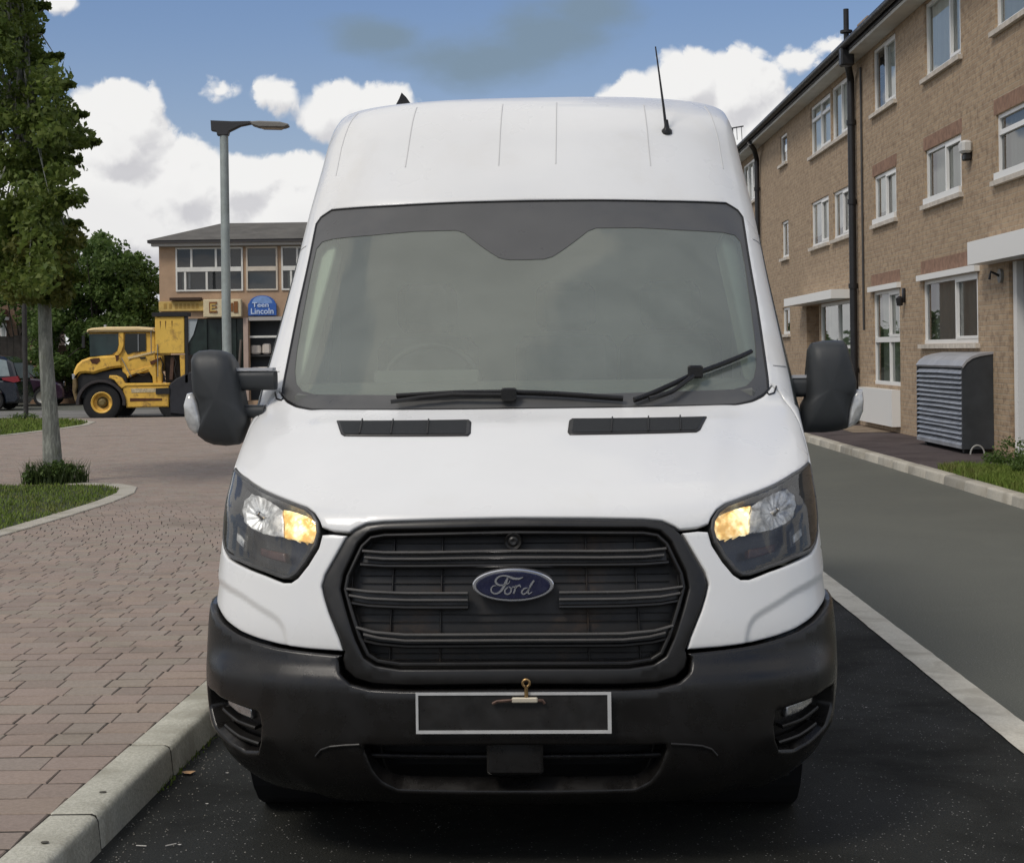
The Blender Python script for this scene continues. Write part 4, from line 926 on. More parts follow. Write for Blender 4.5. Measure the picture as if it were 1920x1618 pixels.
def bark(name,c1,c2):
    m=bpy.data.materials.new(name); m.use_nodes=True; q=NT(m.node_tree); p=q.n['Principled BSDF']; g=q.new('ShaderNodeNewGeometry'); mp=q.new('ShaderNodeMapping'); mp.inputs['Scale'].default_value=(1,1,.22); q.l.new(g.outputs['Position'],mp.inputs[0])
    a=q.noise(mp.outputs[0],26,6,.68,.8); b_=q.noise(g.outputs['Position'],5,4,.6,.5); c=q.mix(q.ramp(a,.38,.66),c2,c1); c=q.mix(q.ramp(b_,.55,.75,0,.6),c,(.10,.115,.06)); q.l.new(c,p.inputs['Base Color']); p.inputs['Roughness'].default_value=.9
    bn=q.new('ShaderNodeBump'); bn.inputs['Strength'].default_value=.8; bn.inputs['Distance'].default_value=.012; q.l.new(a,bn.inputs['Height']); q.l.new(bn.outputs[0],p.inputs['Normal']); MATS[name]=m; return m
BARK=bark('grey_bark',(.30,.31,.27),(.15,.155,.135)); BARKD=bark('dark_bark',(.06,.05,.04),(.03,.026,.02))
def tree(loc,lab,grp,trunk,rad,clumps,per,size,m1,bk,branches,droop=.3,squash=.8,shell=.45):
    t=empty('tree',loc,lab,'tree',grp); tb=MB(); tb.tube(trunk,rad,14); 
    tr=tb.build('trunk',bk,t,smooth=60)
    top=Vector(trunk[-1]); 
    bb=MB()
    for (c,r) in clumps[::branches]:
        c=Vector(c); a=Vector(trunk[-2]).lerp(top,random.uniform(-.6,.9)); 
        mid=a.lerp(c,.5)+Vector((random.uniform(-.1,.1),random.uniform(-.1,.1),random.uniform(0,.2))); bb.tube([a,mid,c],[rad[-1]*.55,rad[-1]*.3,rad[-1]*.08],5)
    bb.build('limbs',bk,t,smooth=60,kind='stuff')
    leaves('crown',[c for c,r in clumps],[r for c,r in clumps],per,size,m1,t,loc,squash,kind='stuff',droop=droop,shell=shell); return t
LEAF=leafmat('leaf_green',(.090,.140,.026),(.180,.225,.052),.45); LEAFD=leafmat('leaf_dark_green',(.065,.118,.026),(.130,.190,.048),.42); LEAFO=leafmat('leaf_olive',(.085,.105,.018),(.150,.155,.032),.4)
# near tree: outline of the crown's right side in photo points at its own distance
Yt=20.5; bx_,by_=-5.67,20.5
edge=[(75,-40),(82,10),(70,60),(108,105),(128,160),(152,212),(176,265),(142,300),(152,372),(142,420),(150,455),(150,520),(128,545)]
cl=[]
def edgex(py): return float(np.interp(py,[p[1] for p in edge],[p[0] for p in edge]))
for k in range(520):
    py=random.uniform(-320,548); e=edgex(py) if py>-40 else 60-(-40-py)*.1; e-=(14+12*math.sin(py*.115)) if py>-40 else 0; px=e-16-abs(random.gauss(0,1))*105; 
    if px<-420: continue
    yy=Yt+random.gauss(0,.9); x,z=at(px,py,yy); cl.append(((x,yy,z),random.uniform(.12,.30)))
for (px,py) in edge[1:]:                     # sprays reaching out
    dy_=random.uniform(-.25,.45); y0_=Yt+random.uniform(-.3,.3)
    for q in range(7):
        x,z=at(px+6-q*9,py+dy_*q*7+random.uniform(-3,3),y0_); cl.append(((x,y0_,z),.040+.016*q))
tr_=[(-5.67,20.5,.1),(-5.70,20.5,.9),(-5.745,20.5,1.7),(-5.76,20.5,2.6),(-5.80,20.5,3.5),(-5.9,20.45,4.6),(-6.0,20.4,6.0)]
near_tree=tree((bx_,by_,.1),'tall leafy tree on the near lawn with a bare grey trunk','trees',tr_,[.130,.098,.084,.078,.068,.055,.04],cl,95,.085,LEAF,BARK,5,droop=.5,squash=.75,shell=.1)
ol=[]
for k in range(46):
    px,py=random.uniform(20,140),random.uniform(440,560); yy=Yt+random.gauss(0,.5); x,z=at(px,py,yy); ol.append(((x,yy,z),random.uniform(.12,.22)))
leaves('lower_foliage',[c for c,r in ol],[r for c,r in ol],60,.082,LEAFO,near_tree,(bx_,by_,.1),.8,kind='stuff',shell=.1)
# tuft of weeds at its foot
wd=empty('weeds',(-5.62,20.35,.12),'tuft of tall dark weeds at the foot of the grey tree trunk','plant')
leaves('weed_leaves',[(-5.62+random.gauss(0,.16),20.3+random.gauss(0,.08),.18+random.uniform(0,.16)) for _ in range(26)]+[(-5.42+random.gauss(0,.08),20.3,.3) for _ in range(8)],[random.uniform(.05,.10) for _ in range(34)],34,.05,LEAFD,wd,(-5.62,20.35,.12),1.2,kind='stuff',droop=-.6,shell=.1)
gw=grass('weed_blades',circ(-5.62,20.33,.42,10,.2),.115,500,.15,.34,.008,None,m=leafmat('weed_green',(.03,.05,.014),(.055,.08,.022))); gw.parent=wd; gw.data.transform(Matrix.Translation((5.62,-20.35,-.12)))
# dark tree beside the truck
def blob_tree(loc,lab,Y,hull,n,rr,per,size,m1,trunk_r,tx,zt):
    cl=[]; P=np.array(hull,float); lo=P.min(0);hi=P.max(0)
    while len(cl)<n:
        q=(random.uniform(lo[0],hi[0]),random.uniform(lo[1],hi[1]))
        if inside(np.array([q]),hull)[0]:
            yy=Y+random.gauss(0,.9); x,z=at(q[0],q[1],yy); cl.append(((x,yy,max(z,.5)),random.uniform(*rr)))
    x0=loc[0]; tr=[(x0,Y,0),(x0+.05,Y,1.2),(x0,Y,zt)]
    return tree(loc,lab,'trees',tr,[trunk_r,trunk_r*.8,trunk_r*.4],cl,per,size,m1,BARKD,6,droop=.3,squash=.85,shell=.3)
h1=[(60,700),(70,600),(95,520),(120,490),(140,480),(163,455),(180,436),(190,444),(207,450),(222,465),(230,490),(246,480),(255,460),(262,475),(278,505),(285,535),(291,565),(288,600),(285,690),(200,715)]
blob_tree((-15.1,60,0),'dark green tree behind the yellow truck',60.,h1,260,(.30,.55),150,.17,LEAFD,.2,-15.1,3.6)
h2=[(-60,640),(-50,480),(0,470),(60,500),(100,520),(105,600),(100,640),(60,650),(40,600),(20,575),(0,600)]
blob_tree((-18.6,63,0),'dark tree half hidden behind the near tree trunk',63.,h2,60,(.35,.6),110,.17,LEAFD,.2,-18.6,3.)
h3=[(-20,560),(0,520),(50,530),(75,560),(60,590),(20,575),(0,580)]
# distant belt of trees closing the horizon
bt=[]; 
for k in range(240):
    x=random.uniform(-75,60); bt.append(((x,random.uniform(118,130),random.uniform(.5,3.6+1.2*math.sin(x*.2))),random.uniform(1.0,1.9)))
wb_=empty('tree_belt',(0,120,0),'distant dark belt of trees low on the horizon','trees'); leaves('foliage',[c for c,r in bt],[r for c,r in bt],90,.55,LEAFD,wb_,(0,120,0),.9,kind='stuff')
# bush at the right edge by the garage
bs=empty('bush',(6.75,19.6,.1),'low dark green bush growing at the foot of the brick wall','bush')
bc_=[((6.5+random.gauss(0,.25),20.2+random.gauss(0,.7),.16+abs(random.gauss(0,.12))),random.uniform(.08,.16)) for _ in range(90)]
leaves('leaves',[c for c,r in bc_],[r for c,r in bc_],90,.040,LEAFD,bs,(6.75,19.6,.1),.8,kind='stuff',shell=.1)
# litter and fallen leaves on the bay
LF=mat('dry_leaf',(.42,.25,.12),.7,var=.2,vs=40); 
def leaf(px,py,s_,m,name,lab,cat):
    x,y=gnd(px,py,.008); o=MB(); P=[(-1,0,.2),(-.45,.5,.05),(.2,.55,.0),(.9,.1,.25),(.35,-.45,.0),(-.4,-.45,.1),(0,0,-.05)]; o.add([(x+a*s_,y+b_*s_*1.6,.009+c*s_*.6) for a,b_,c in P],[(0,1,6),(1,2,6),(2,3,6),(3,4,6),(4,5,6),(5,0,6)]); return o.build(name,m,label=lab,cat=cat)
leaf(354,1448,.030,LF,'fallen_leaf','tan fallen leaf lying by the left kerb','leaf')
PEB=mat('pale_grit',(.50,.48,.44),.7)
for k,(px,py,s_,lb) in enumerate([(332,1580,.008,'small pale chip on the bay near the photo\'s lower left corner'),(422,1446,.008,'small pale stone beside the dry fallen leaf'),(383,1503,.007,'small pale flat chip below the dry fallen leaf'),(1620,1330,.007,'tiny pale chip on the dark bay right of the van')]):
    leaf(px,py,s_,PEB,'stone_chip',lb,'stone')
gr_=MB()
for k in range(520):
    yy=rng.uniform(4.6,9.5); xx=kin(yy)+.19+abs(rng.normal(0,.10 if k%3 else .5)); s_=rng.uniform(.0015,.0045)
    gr_.add([(xx-s_,yy,.002),(xx+s_*.5,yy-s_*.9,.002),(xx+s_*.6,yy+s_,.002),(xx,yy,.002+s_*1.1)],[(0,1,3),(1,2,3),(2,0,3)])
gr_.build('gutter_grit',mat('grey_grit',(.20,.19,.165),.8),label='scattered grey grit along the foot of the left kerb',cat='grit',kind='stuff')
ms=grass('kerb_moss',[(kin(6.3)+.165,6.3),(kin(6.3)+.20,6.3),(kin(7.6)+.20,7.6),(kin(7.6)+.165,7.6)],.0,240,.006,.02,.004,'low green moss and weeds in the left kerb gutter beside the van',m=MATS['grass_blades'])
for n_,(a,b_,lb) in enumerate([((247,1578),(266,1579),'short pale twig on the bay, the left one near the kerb'),((302,1579),(322,1575),'short pale twig on the bay, the right one of two')]):
    A=gnd(*a,.008);B_=gnd(*b_,.008); MB().tube([(*A,.008),(*B_,.008)],.0022,5).build('twig',PEB,label=lb,cat='twig')
# ================= brick terrace on the right =================
def FX(y): return 6.72+.0087*y
def fbox(mb,y0,y1,z0,z1,d0,d1):
    P=[(FX(y)+d,y,z) for z in (z0,z1) for y in (y0,y1) for d in (d0,d1)]
    return mb.add(P,[(0,2,3,1),(4,5,7,6),(0,1,5,4),(2,6,7,3),(0,4,6,2),(1,3,7,5)])
def brickmat(name,c1,c2,c3,mortar,axis='y',sc=1.,bump=.6):
    m=bpy.data.materials.new(name); m.use_nodes=True; q=NT(m.node_tree); p=q.n['Principled BSDF']; g=q.new('ShaderNodeNewGeometry'); s=q.new('ShaderNodeSeparateXYZ'); q.l.new(g.outputs['Position'],s.inputs[0])
    cb=q.new('ShaderNodeCombineXYZ'); hsum=q.m('ADD',s.outputs[1],s.outputs[0]); q.put(cb.inputs[0],hsum); q.l.new(s.outputs[2],cb.inputs[1])
    nz=q.new('ShaderNodeTexNoise'); nz.inputs['Scale'].default_value=9; q.l.new(cb.outputs[0],nz.inputs['Vector']); va=q.new('ShaderNodeVectorMath',operation='MULTIPLY_ADD'); q.l.new(nz.outputs[1],va.inputs[0]); va.inputs[1].default_value=(.01,.01,0); q.l.new(cb.outputs[0],va.inputs[2])
    b=q.new('ShaderNodeTexBrick'); q.l.new(va.outputs[0],b.inputs['Vector']); b.inputs['Scale'].default_value=1; b.inputs['Brick Width'].default_value=.225*sc; b.inputs['Row Height'].default_value=.075*sc; b.inputs['Mortar Size'].default_value=.008; b.inputs['Mortar Smooth'].default_value=.3; b.inputs['Bias'].default_value=-.1
    b.inputs['Color1'].default_value=(*c1,1); b.inputs['Color2'].default_value=(*c2,1); b.inputs['Mortar'].default_value=(*mortar,1)
    n1=q.noise(cb.outputs[0],7,5,.7); n2=q.noise(cb.outputs[0],.5,5,.6); c=q.mix(q.ramp(n1,.46,.68,0,.9),b.outputs[0],c3); c=q.mix(q.ramp(n2,.4,.75,0,.38),c,tuple(x*.72 for x in c1))
    n4=q.noise(cb.outputs[0],2.,4,.7); c=q.mix(q.ramp(n4,.58,.8,0,.35),c,tuple(min(x*1.25,1) for x in c2))
    q.l.new(c,p.inputs['Base Color']); p.inputs['Roughness'].default_value=.9; bn=q.new('ShaderNodeBump'); bn.inputs['Strength'].default_value=bump; bn.inputs['Distance'].default_value=.012
    hh=q.m('ADD',q.m('MULTIPLY',b.outputs['Fac'],-1.),q.m('MULTIPLY',n1,.8)); q.l.new(hh,bn.inputs['Height']); q.l.new(bn.outputs[0],p.inputs['Normal']); MATS[name]=m; return m
BRICK=brickmat('buff_brick',(.44,.322,.208),(.345,.248,.162),(.215,.150,.10),(.40,.335,.25))
BRICKR=mat('red_brick',(.27,.165,.115),.85,var=.25,vs=9); UPVC=mat('white_upvc',(.78,.78,.76),.35); SILL=mat('pale_sill',(.55,.50,.43),.7,var=.2,vs=6)
BPIPE=mat('black_cast_pipe',(.012,.012,.014),.45,var=.3,vs=9); GLZ=glassy('window_glass',(.80,.84,.82),(.5,.5,.5),.03,1.,.01,1.45)
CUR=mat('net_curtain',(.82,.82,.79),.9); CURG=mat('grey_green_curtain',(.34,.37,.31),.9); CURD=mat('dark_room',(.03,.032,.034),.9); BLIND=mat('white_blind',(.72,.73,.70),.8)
house=empty('terrace_building',(FX(34),34,0),'long three storey buff brick terrace on the right with white windows','building')
Y0,Y1,ZE=13.5,62.,7.46
wins=[ # y0,y1,z0,z1, mullion fractions from the near end, transom spec, curtain
 ('A',29.98,31.93,6.12,7.34,[.5],None,'split'),('B',25.5,27.78,6.12,7.36,[.32],None,'white'),('C',20.9,23.62,6.12,7.36,[.5],None,'white'),
 ('D',34.2,36.25,6.12,7.30,[.5],None,'white'),('D',36.4,38.95,6.12,7.27,[.5],.72,'white'),('E',42.45,43.6,6.44,7.2,[],None,'split'),('F',47.65,51.1,6.0,7.25,[.4,.7],None,'white'),
 ('A2',30.05,31.98,4.0,4.93,[.5],None,'mix'),('B2',25.55,27.88,4.02,4.93,[.45],None,'green'),('C2',20.9,23.66,4.0,4.93,[],.72,'grey'),
 ('D2',36.75,39.0,4.0,5.05,[.45],None,'mix'),('D2',34.25,36.2,4.0,5.02,[.5],None,'mix'),('E2',42.4,43.5,4.0,4.95,[],None,'green'),
 ('E3',42.35,43.55,2.03,2.72,[],None,'green'),('A3',29.9,32.2,.95,2.72,[.42],None,'green'),('B3',24.72,28.15,1.70,2.76,[.40],None,'grey'),
 ('D3',34.2,38.05,.20,2.66,[.45],.6,'green')]
holes=[(a[1],a[2],a[3],a[4]) for a in wins]+[(38.12,39.85,.10,2.66),(19.0,23.12,.10,2.82)]
ysl=sorted({Y0,Y1,*[h[0] for h in holes],*[h[1] for h in holes]}); zsl=sorted({0.,ZE,*[h[2] for h in holes],*[h[3] for h in holes]})
wm=MB()
for i in range(len(ysl)-1):
    for j in range(len(zsl)-1):
        cy=(ysl[i]+ysl[i+1])/2; cz=(zsl[j]+zsl[j+1])/2
        if any(h[0]<cy<h[1] and h[2]<cz<h[3] for h in holes): continue
        wm.add([(FX(ysl[i]),ysl[i],zsl[j]),(FX(ysl[i+1]),ysl[i+1],zsl[j]),(FX(ysl[i+1]),ysl[i+1],zsl[j+1]),(FX(ysl[i]),ysl[i],zsl[j+1])],[(0,1,2,3)])
for h in holes:
    dp=.12 if h[2]>.11 else .7
    a,b,c,d=h; F=lambda y,z,dd:(FX(y)+dd,y,z)
    wm.add([F(a,c,0),F(a,d,0),F(a,d,dp),F(a,c,dp)],[(0,1,2,3)]).add([F(b,c,0),F(b,d,0),F(b,d,dp),F(b,c,dp)],[(0,1,2,3)]).add([F(a,d,0),F(b,d,0),F(b,d,dp),F(a,d,dp)],[(0,1,2,3)]).add([F(a,c,0),F(b,c,0),F(b,c,dp),F(a,c,dp)],[(0,1,2,3)])
wm.add([(FX(Y1),Y1,0),(FX(Y1)+9,Y1,0),(FX(Y1)+9,Y1,ZE),(FX(Y1),Y1,ZE)],[(0,1,2,3)]); wm.add([(FX(Y0),Y0,0),(FX(Y0)+9,Y0,0),(FX(Y0)+9,Y0,ZE),(FX(Y0),Y0,ZE)],[(0,1,2,3)])
wall=wm.build('wall',BRICK,house,recalc=False)
fbox(MB(),38.12,39.85,.1,2.66,.7,.72).build('recess_back',BRICK,house)
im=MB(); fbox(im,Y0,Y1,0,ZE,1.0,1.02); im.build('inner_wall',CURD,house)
for a in wins:
    nm,y0,y1,z0,z1,mu,tr_f,cu=a; fb_=MB(); t=.058 if nm!='D3' else .07; d0,d1=(.035,.095)
    fbox(fb_,y0,y1,z1-t,z1,d0,d1); fbox(fb_,y0,y1,z0,z0+t*1.2,d0-.01,d1); fbox(fb_,y0,y0+t,z0+t*1.2,z1-t,d0,d1); fbox(fb_,y1-t,y1,z0+t*1.2,z1-t,d0,d1)
    for f in mu: yy=y0+(y1-y0)*f; fbox(fb_,yy-.035,yy+.035,z0+t*1.2,z1-t,d0-.008,d1)
    if tr_f:
        zz=z0+(z1-z0)*tr_f; e=y0+(y1-y0)*(mu[0] if nm in('D3',) and mu else 1.); fbox(fb_,y0+t,e-t,zz-.035,zz+.035,d0-.004,d1)
    if nm=='A3': fbox(fb_,y0+t,y1-t,z0+.80,z0+.90,d0-.012,d1)
    win=fb_.build('window',UPVC,house)
    # opening casement with its own thicker frame, on the near side
    if mu and nm not in('D3',):
        ye=y0+(y1-y0)*mu[0]; zc0=z0+t*1.2 if nm!='A3' else z0+.9; c_b=MB(); e=.045
        fbox(c_b,y0+t,ye-.035,z1-t-e,z1-t,d0-.02,d0+.03); fbox(c_b,y0+t,ye-.035,zc0,zc0+e,d0-.02,d0+.03); fbox(c_b,y0+t,y0+t+e,zc0+e,z1-t-e,d0-.02,d0+.03); fbox(c_b,ye-.035-e,ye-.035,zc0+e,z1-t-e,d0-.02,d0+.03); c_b.build('casement',UPVC,win)
    pm=MB(); pm.add([(FX(y0)+.07,y0+.02,z0+.02),(FX(y1)+.07,y1-.02,z0+.02),(FX(y1)+.07,y1-.02,z1-.02),(FX(y0)+.07,y0+.02,z1-.02)],[(3,2,1,0)]); pm.build('pane',GLZ,win,recalc=False)
    cm={'white':CUR,'mix':CUR,'green':CURG,'grey':mat('grey_net',(.22,.23,.215),.9),'split':BLIND}[cu]
    cv=MB(); spans={'white':[(0,1,0,1)],'mix':[(0,.42,0,1),(.62,1,.25,1)],'green':[(0,1,0,1)],'grey':[(0,1,0,1)],'split':[(0,.55,0,1)]}[cu]
    for (f0,f1,g0,g1) in spans:
        n=max(6,int((y1-y0)*(f1-f0)/.05)); V=[];Fc=[]
        for k in range(n+1):
            yy=y0+(y1-y0)*(f0+(f1-f0)*k/n); dd=(.125 if cu in('white','mix','split') else .20)+(.018*math.sin(k*1.9)+.012*math.sin(k*.7))*(0 if cu=='split' else 1); V+=[(FX(yy)+dd,yy,z0+(z1-z0)*g0),(FX(yy)+dd,yy,z0+(z1-z0)*g1)]
            if k<n: Fc.append((2*k,2*k+2,2*k+3,2*k+1))
        cv.add(V,Fc)
    if cu=='mix':
        for j_ in range(2): pass
    if len(spans)==1: cv.build('curtain',cm,win,smooth=True,recalc=False)
    else:
        for j_,(V0) in enumerate(spans):
            c2=MB(); n=len(cv.v)
        k1=[i for i,p in enumerate(cv.v)]; 
        # split the two curtains
        nfirst=2*(max(6,int((y1-y0)*(spans[0][1]-spans[0][0])/.05))+1)
        for lo_,hi_ in ((0,nfirst),(nfirst,len(cv.v))):
            c2=MB(); c2.add(cv.v[lo_:hi_],[(2*k,2*k+2,2*k+3,2*k+1) for k in range((hi_-lo_)//2-1)]); c2.build('curtain',cm,win,smooth=True,recalc=False)
    if nm not in('D3','A3'):
        big=nm in('A2','B2','C2')
        sb=MB(); fbox(sb,y0-.10,y1+.12,z0-.075,z0-.004,-.07,.11); sb.build('sill',SILL if not big else SILL,win)
        if big: s2=MB(); fbox(s2,y0+.01,y1-.01,z0,z0+.10,-.045,.034); s2.build('sill_board',UPVC,win)
    if nm in('A2','B2','C2','A3','B3'):
        lb_=MB(); yy=y0-.06; zb=z1+.004 if nm not in('A3','B3') else z1+.12
        while yy<y1+.06: fbox(lb_,yy+.005,yy+.065,zb,zb+.215,-.004,.02); yy+=.075
        lb_.build('brick_lintel',BRICKR,house,kind='stuff')
        if nm in('A3','B3'): l2=MB(); fbox(l2,y0-.12,y1+.14,z1+.005,z1+.10,-.08,.03); l2.build('white_lintel',UPVC,house)
fbox(MB(),34.15,40.4,2.675,2.86,-.45,.0).build('door_canopy',UPVC,house)
fbox(MB(),18.6,24.15,2.83,3.16,-.30,.0).build('garage_canopy',UPVC,house)
fbox(MB(),22.93,23.10,.11,2.82,.05,.15).build('garage_post',UPVC,house)
GD=mat('weathered_boards',(.13,.135,.14),.8,var=.3,vs=7,stretch=(1,.3,3))
gd=fbox(MB(),19.0,22.93,.11,2.82,.24,.26).build('garage_door',mat('dark_door_edge',(.03,.035,.04),.7),house)
z=.14
while z<2.7: fbox(MB(),19.0,22.74,z,z+.145,.195+rng.uniform(0,.008),.238).build('board',GD,gd); z+=.152
wp=MB(); fbox(wp,29.92,32.9,.22,.88,-.16,-.004); wp.build('white_panel',UPVC,house)
# eaves
fbox(MB(),Y0,Y1,7.40,7.46,-.34,-.002).build('soffit',mat('old_white_soffit',(.55,.54,.50),.7,var=.12,vs=1.),house)
fbox(MB(),Y0,Y1,7.462,7.60,-.37,-.33).build('fascia',BPIPE,house)
gt=MB(); gt.tube([(FX(Y0)-.44,Y0,7.57),(FX(Y1)-.44,Y1,7.57)],.068,12); gt.build('gutter',BPIPE,house,smooth=60)
ROOF=mat('dark_roof_tiles',(.045,.042,.04),.85,var=.25,vs=2.,bump=.8,bs=14)
rf=MB(); 
for k in range(10):
    a0_,a1_=k/10.,(k+1)/10.; f=lambda t:(-.46+4.9*t,7.60+2.3*t)
    fbox_=[(FX(Y0)+f(a0_)[0],Y0,f(a0_)[1]+.03),(FX(Y1)+f(a0_)[0],Y1,f(a0_)[1]+.03),(FX(Y1)+f(a1_)[0],Y1,f(a1_)[1]),(FX(Y0)+f(a1_)[0],Y0,f(a1_)[1])]; rf.add(fbox_,[(0,1,2,3)]); rf.add([fbox_[0],fbox_[1],(fbox_[1][0],fbox_[1][1],fbox_[1][2]-.05),(fbox_[0][0],fbox_[0][1],fbox_[0][2]-.05)],[(0,1,2,3)])
rf.add([(FX(Y0)+4.44,Y0,9.9),(FX(Y1)+4.44,Y1,9.9),(FX(Y1)+9.3,Y1,7.6),(FX(Y0)+9.3,Y0,7.6)],[(0,1,2,3)]); roof=rf.build('roof',ROOF,house,recalc=False)
ch=MB(); cxx,cyy=FX(46)+3.2,46.; ch.box(cxx-.45,cxx+.45,45.4,46.6,8.6,10.55); ch.box(cxx-.52,cxx+.52,45.33,46.67,10.551,10.7); chm=ch.build('chimney',BRICK,roof)
# (chimney placed where the photo shows a stub above the gutter)
# downpipes
def pipe(y,r,z1,top):
    X=FX(y)-.10; pts=[(X,y,.12),(X,y,z1-.45),(X,y,z1-.25),(X-.12,y-.35,z1-.02),(X-.30,y-.75,z1+.12)]
    b=MB(); b.tube(pts,r,12); dpo=b.build('downpipe',BPIPE,house,smooth=50)
    for zz in (1.2,2.9,4.6,6.2): c=MB(); c.lathe((X,y,zz),(0,0,1),[(r*.9,-.05),(r*1.28,-.05),(r*1.28,.05),(r*.9,.05)],12); c.build('pipe_collar',BPIPE,dpo,smooth=40)
    return X
pipe(33.6,.075,7.33,True); pipe(47.3,.07,7.3,True)
vp=MB(); yv=32.65; X=FX(yv)-.36; vp.tube([(X,yv,7.35),(X,yv,8.30)],.055,10); vp.build('vent_pipe',BPIPE,house,smooth=50)
vc=MB(); vc.lathe((X,yv,7.86),(0,0,1),[(.055,-.04),(.12,-.03),(.12,.02),(.055,.03)],12); vc.build('pipe_flange',BPIPE,house,smooth=40)
vh=MB(); vh.cbox(X-.13,X+.13,yv-.13,yv+.13,7.18,7.56,.03); vh.build('hopper_head',BPIPE,house)
cb2=MB(); cb2.tube([(FX(32.95)-.03,32.95,2.0),(FX(32.95)-.03,32.95,7.2)],.022,6); cb2.build('thin_pipe',mat('dark_grey_pipe',(.05,.05,.05),.6),house)
# wall fittings
def fit(y,z,lab,parts):
    t=empty('wall_lamp',(FX(y),y,z),lab,'lamp','fittings on the brick terrace wall')
    for nm,mb_,m in parts: mb_.build(nm,m,t,smooth=40)
y,z=29.45,2.60
fit(y,z,'small dark wall lamp between the tall window and the wide window',[('bracket',MB().cbox(FX(y)-.05,FX(y)-.003,y-.05,y+.05,z-.16,z+.10,.01),BPIPE),('lantern',MB().lathe((FX(y)-.10,y,z-.14),(0,0,1),[(.01,-.08),(.055,-.07),(.07,.06),(.02,.10)],10),BPIPE)])
y,z=23.45,2.64
fit(y,z,'round grey wall lamp beside the garage canopy',[('back_plate',MB().lathe((FX(y)-.003,y,z),(-1,0,0),[(.10,0),(.10,.04),(.02,.045)],16),mat('grey_fitting',(.22,.22,.21),.5)),('arm',MB().tube([(FX(y)-.04,y,z),(FX(y)-.16,y,z+.06),(FX(y)-.18,y,z-.05)],.02,6),BPIPE)])
y,z=25.0,4.60
vtm=empty('wall_vent',(FX(y),y,z),'small pale domed vent on the brick wall right of the middle floor window','vent'); MB().cbox(FX(y)-.16,FX(y)-.003,y-.13,y+.13,z-.05,z+.14,.035).build('hood',mat('pale_plastic',(.55,.55,.53),.5),vtm); MB().cbox(FX(y)-.12,FX(y)-.01,y-.09,y+.09,z-.16,z-.052,.02).build('outlet',BPIPE,vtm)
# louvred cabinet against the wall
xf,xb=6.47,FX(25)-.012; ya,yb=23.95,26.65
cab=empty('louvred_cabinet',(6.7,25.3,.11),'grey louvred metal cabinet with curved top standing under the wide window','cabinet')
CG=mat('cabinet_grey',(.16,.17,.185),.45,.2,var=.15,vs=4); CD=mat('cabinet_dark',(.035,.040,.045),.5,var=.2,vs=4); CL_=mat('louvre_grey',(.30,.315,.34),.4,.25,var=.25,vs=5)
MB().prism([(xf+.05,.19),(xb,.19),(xb,1.52),(xf+.22,1.50),(xf+.09,1.43),(xf+.05,1.33)],'y',ya+.012,yb-.012).build('body',CD,cab) if False else None
def pyz(mb,P,y0_,y1_):
    n=len(P); return mb.add([(p[0],y0_,p[1]) for p in P]+[(p[0],y1_,p[1]) for p in P],[tuple(range(n-1,-1,-1)),tuple(range(n,2*n))]+[(i,(i+1)%n,n+(i+1)%n,n+i) for i in range(n)])
pyz(MB(),[(xf+.06,.19),(xb-.01,.19),(xb-.01,1.50),(xf+.24,1.47),(xf+.12,1.41),(xf+.06,1.30)],ya+.04,yb-.04).build('body',CD,cab)
for yy0,yy1 in ((ya,ya+.038),(yb-.038,yb)): pyz(MB(),[(xf,.17),(xb,.17),(xb,1.56),(xf+.26,1.53),(xf+.10,1.47),(xf+.01,1.36)],yy0,yy1).build('end_panel',CD,cab)
arc=[(xb-.0,1.57),(xf+.26,1.54),(xf+.15,1.51),(xf+.06,1.45),(xf+.0,1.37)]; arc2=[(x+.018,z-.03) for x,z in arc]
pyz(MB(),arc+arc2[::-1],ya-.015,yb+.015).build('curved_top',mat('cabinet_top_grey',(.36,.365,.38),.45,.2,var=.12,vs=3),cab)
ns=15
for k in range(ns):
    z0=.235+k*(1.33-.235)/ns; t=rng.uniform(-.006,.006); q=[(xf-.012,z0+t),(xf+.0,z0-.008+t),(xf+.058,z0+.050+t),(xf+.050,z0+.060+t)]
    mb=MB(); w1=rng.uniform(-.01,.01); n=4; V=[(p[0],ya+.04,p[1]) for p in q]+[(p[0],(ya+yb)/2,p[1]+w1) for p in q]+[(p[0],yb-.04,p[1]+rng.uniform(-.004,.004)) for p in q]
    mb.add(V,[(3,2,1,0),(8,9,10,11)]+[(j*4+i,j*4+(i+1)%4,(j+1)*4+(i+1)%4,(j+1)*4+i) for j in (0,1) for i in range(4)]); mb.build('louvre',CL_,cab)
pyz(MB(),[(xf-.01,.175),(xf+.05,.175),(xf+.05,.232),(xf-.01,.232)],ya+.04,yb-.04).build('bottom_rail',CL_,cab)
for yy in (ya+.25,yb-.25): MB().box(xf+.08,xb-.05,yy-.05,yy+.05,.105,.189).build('foot',CD,cab)
lp=[(6.62+.10*math.cos(t),23.72,.11+.13*math.sin(t)) for t in np.linspace(0,math.pi,12)]; MB().tube(lp,.012,6).build('hose_loop',mat('pale_hose',(.35,.35,.33),.6),label='small arched hose loop on the ground beside the louvred cabinet',cat='hose',smooth=60)
# television aerial on the far roof
ta=empty('television_aerial',(6.35,52,7.6),'thin television aerial above the far end of the terrace roof','aerial')
def AT(px,py,Y=52.): x,z=at(px,py,Y); return (x,Y,z)
MB().tube([AT(1379,300),AT(1377,245)],.028,5).build('mast',BPIPE,ta); MB().tube([AT(1350,249),AT(1398,241)],.022,5).build('boom',BPIPE,ta)
for px in (1356,1366,1376,1386,1395): MB().tube([AT(px,266,51.7),AT(px-1,242,52.3)],.014,4).build('element',BPIPE,ta)
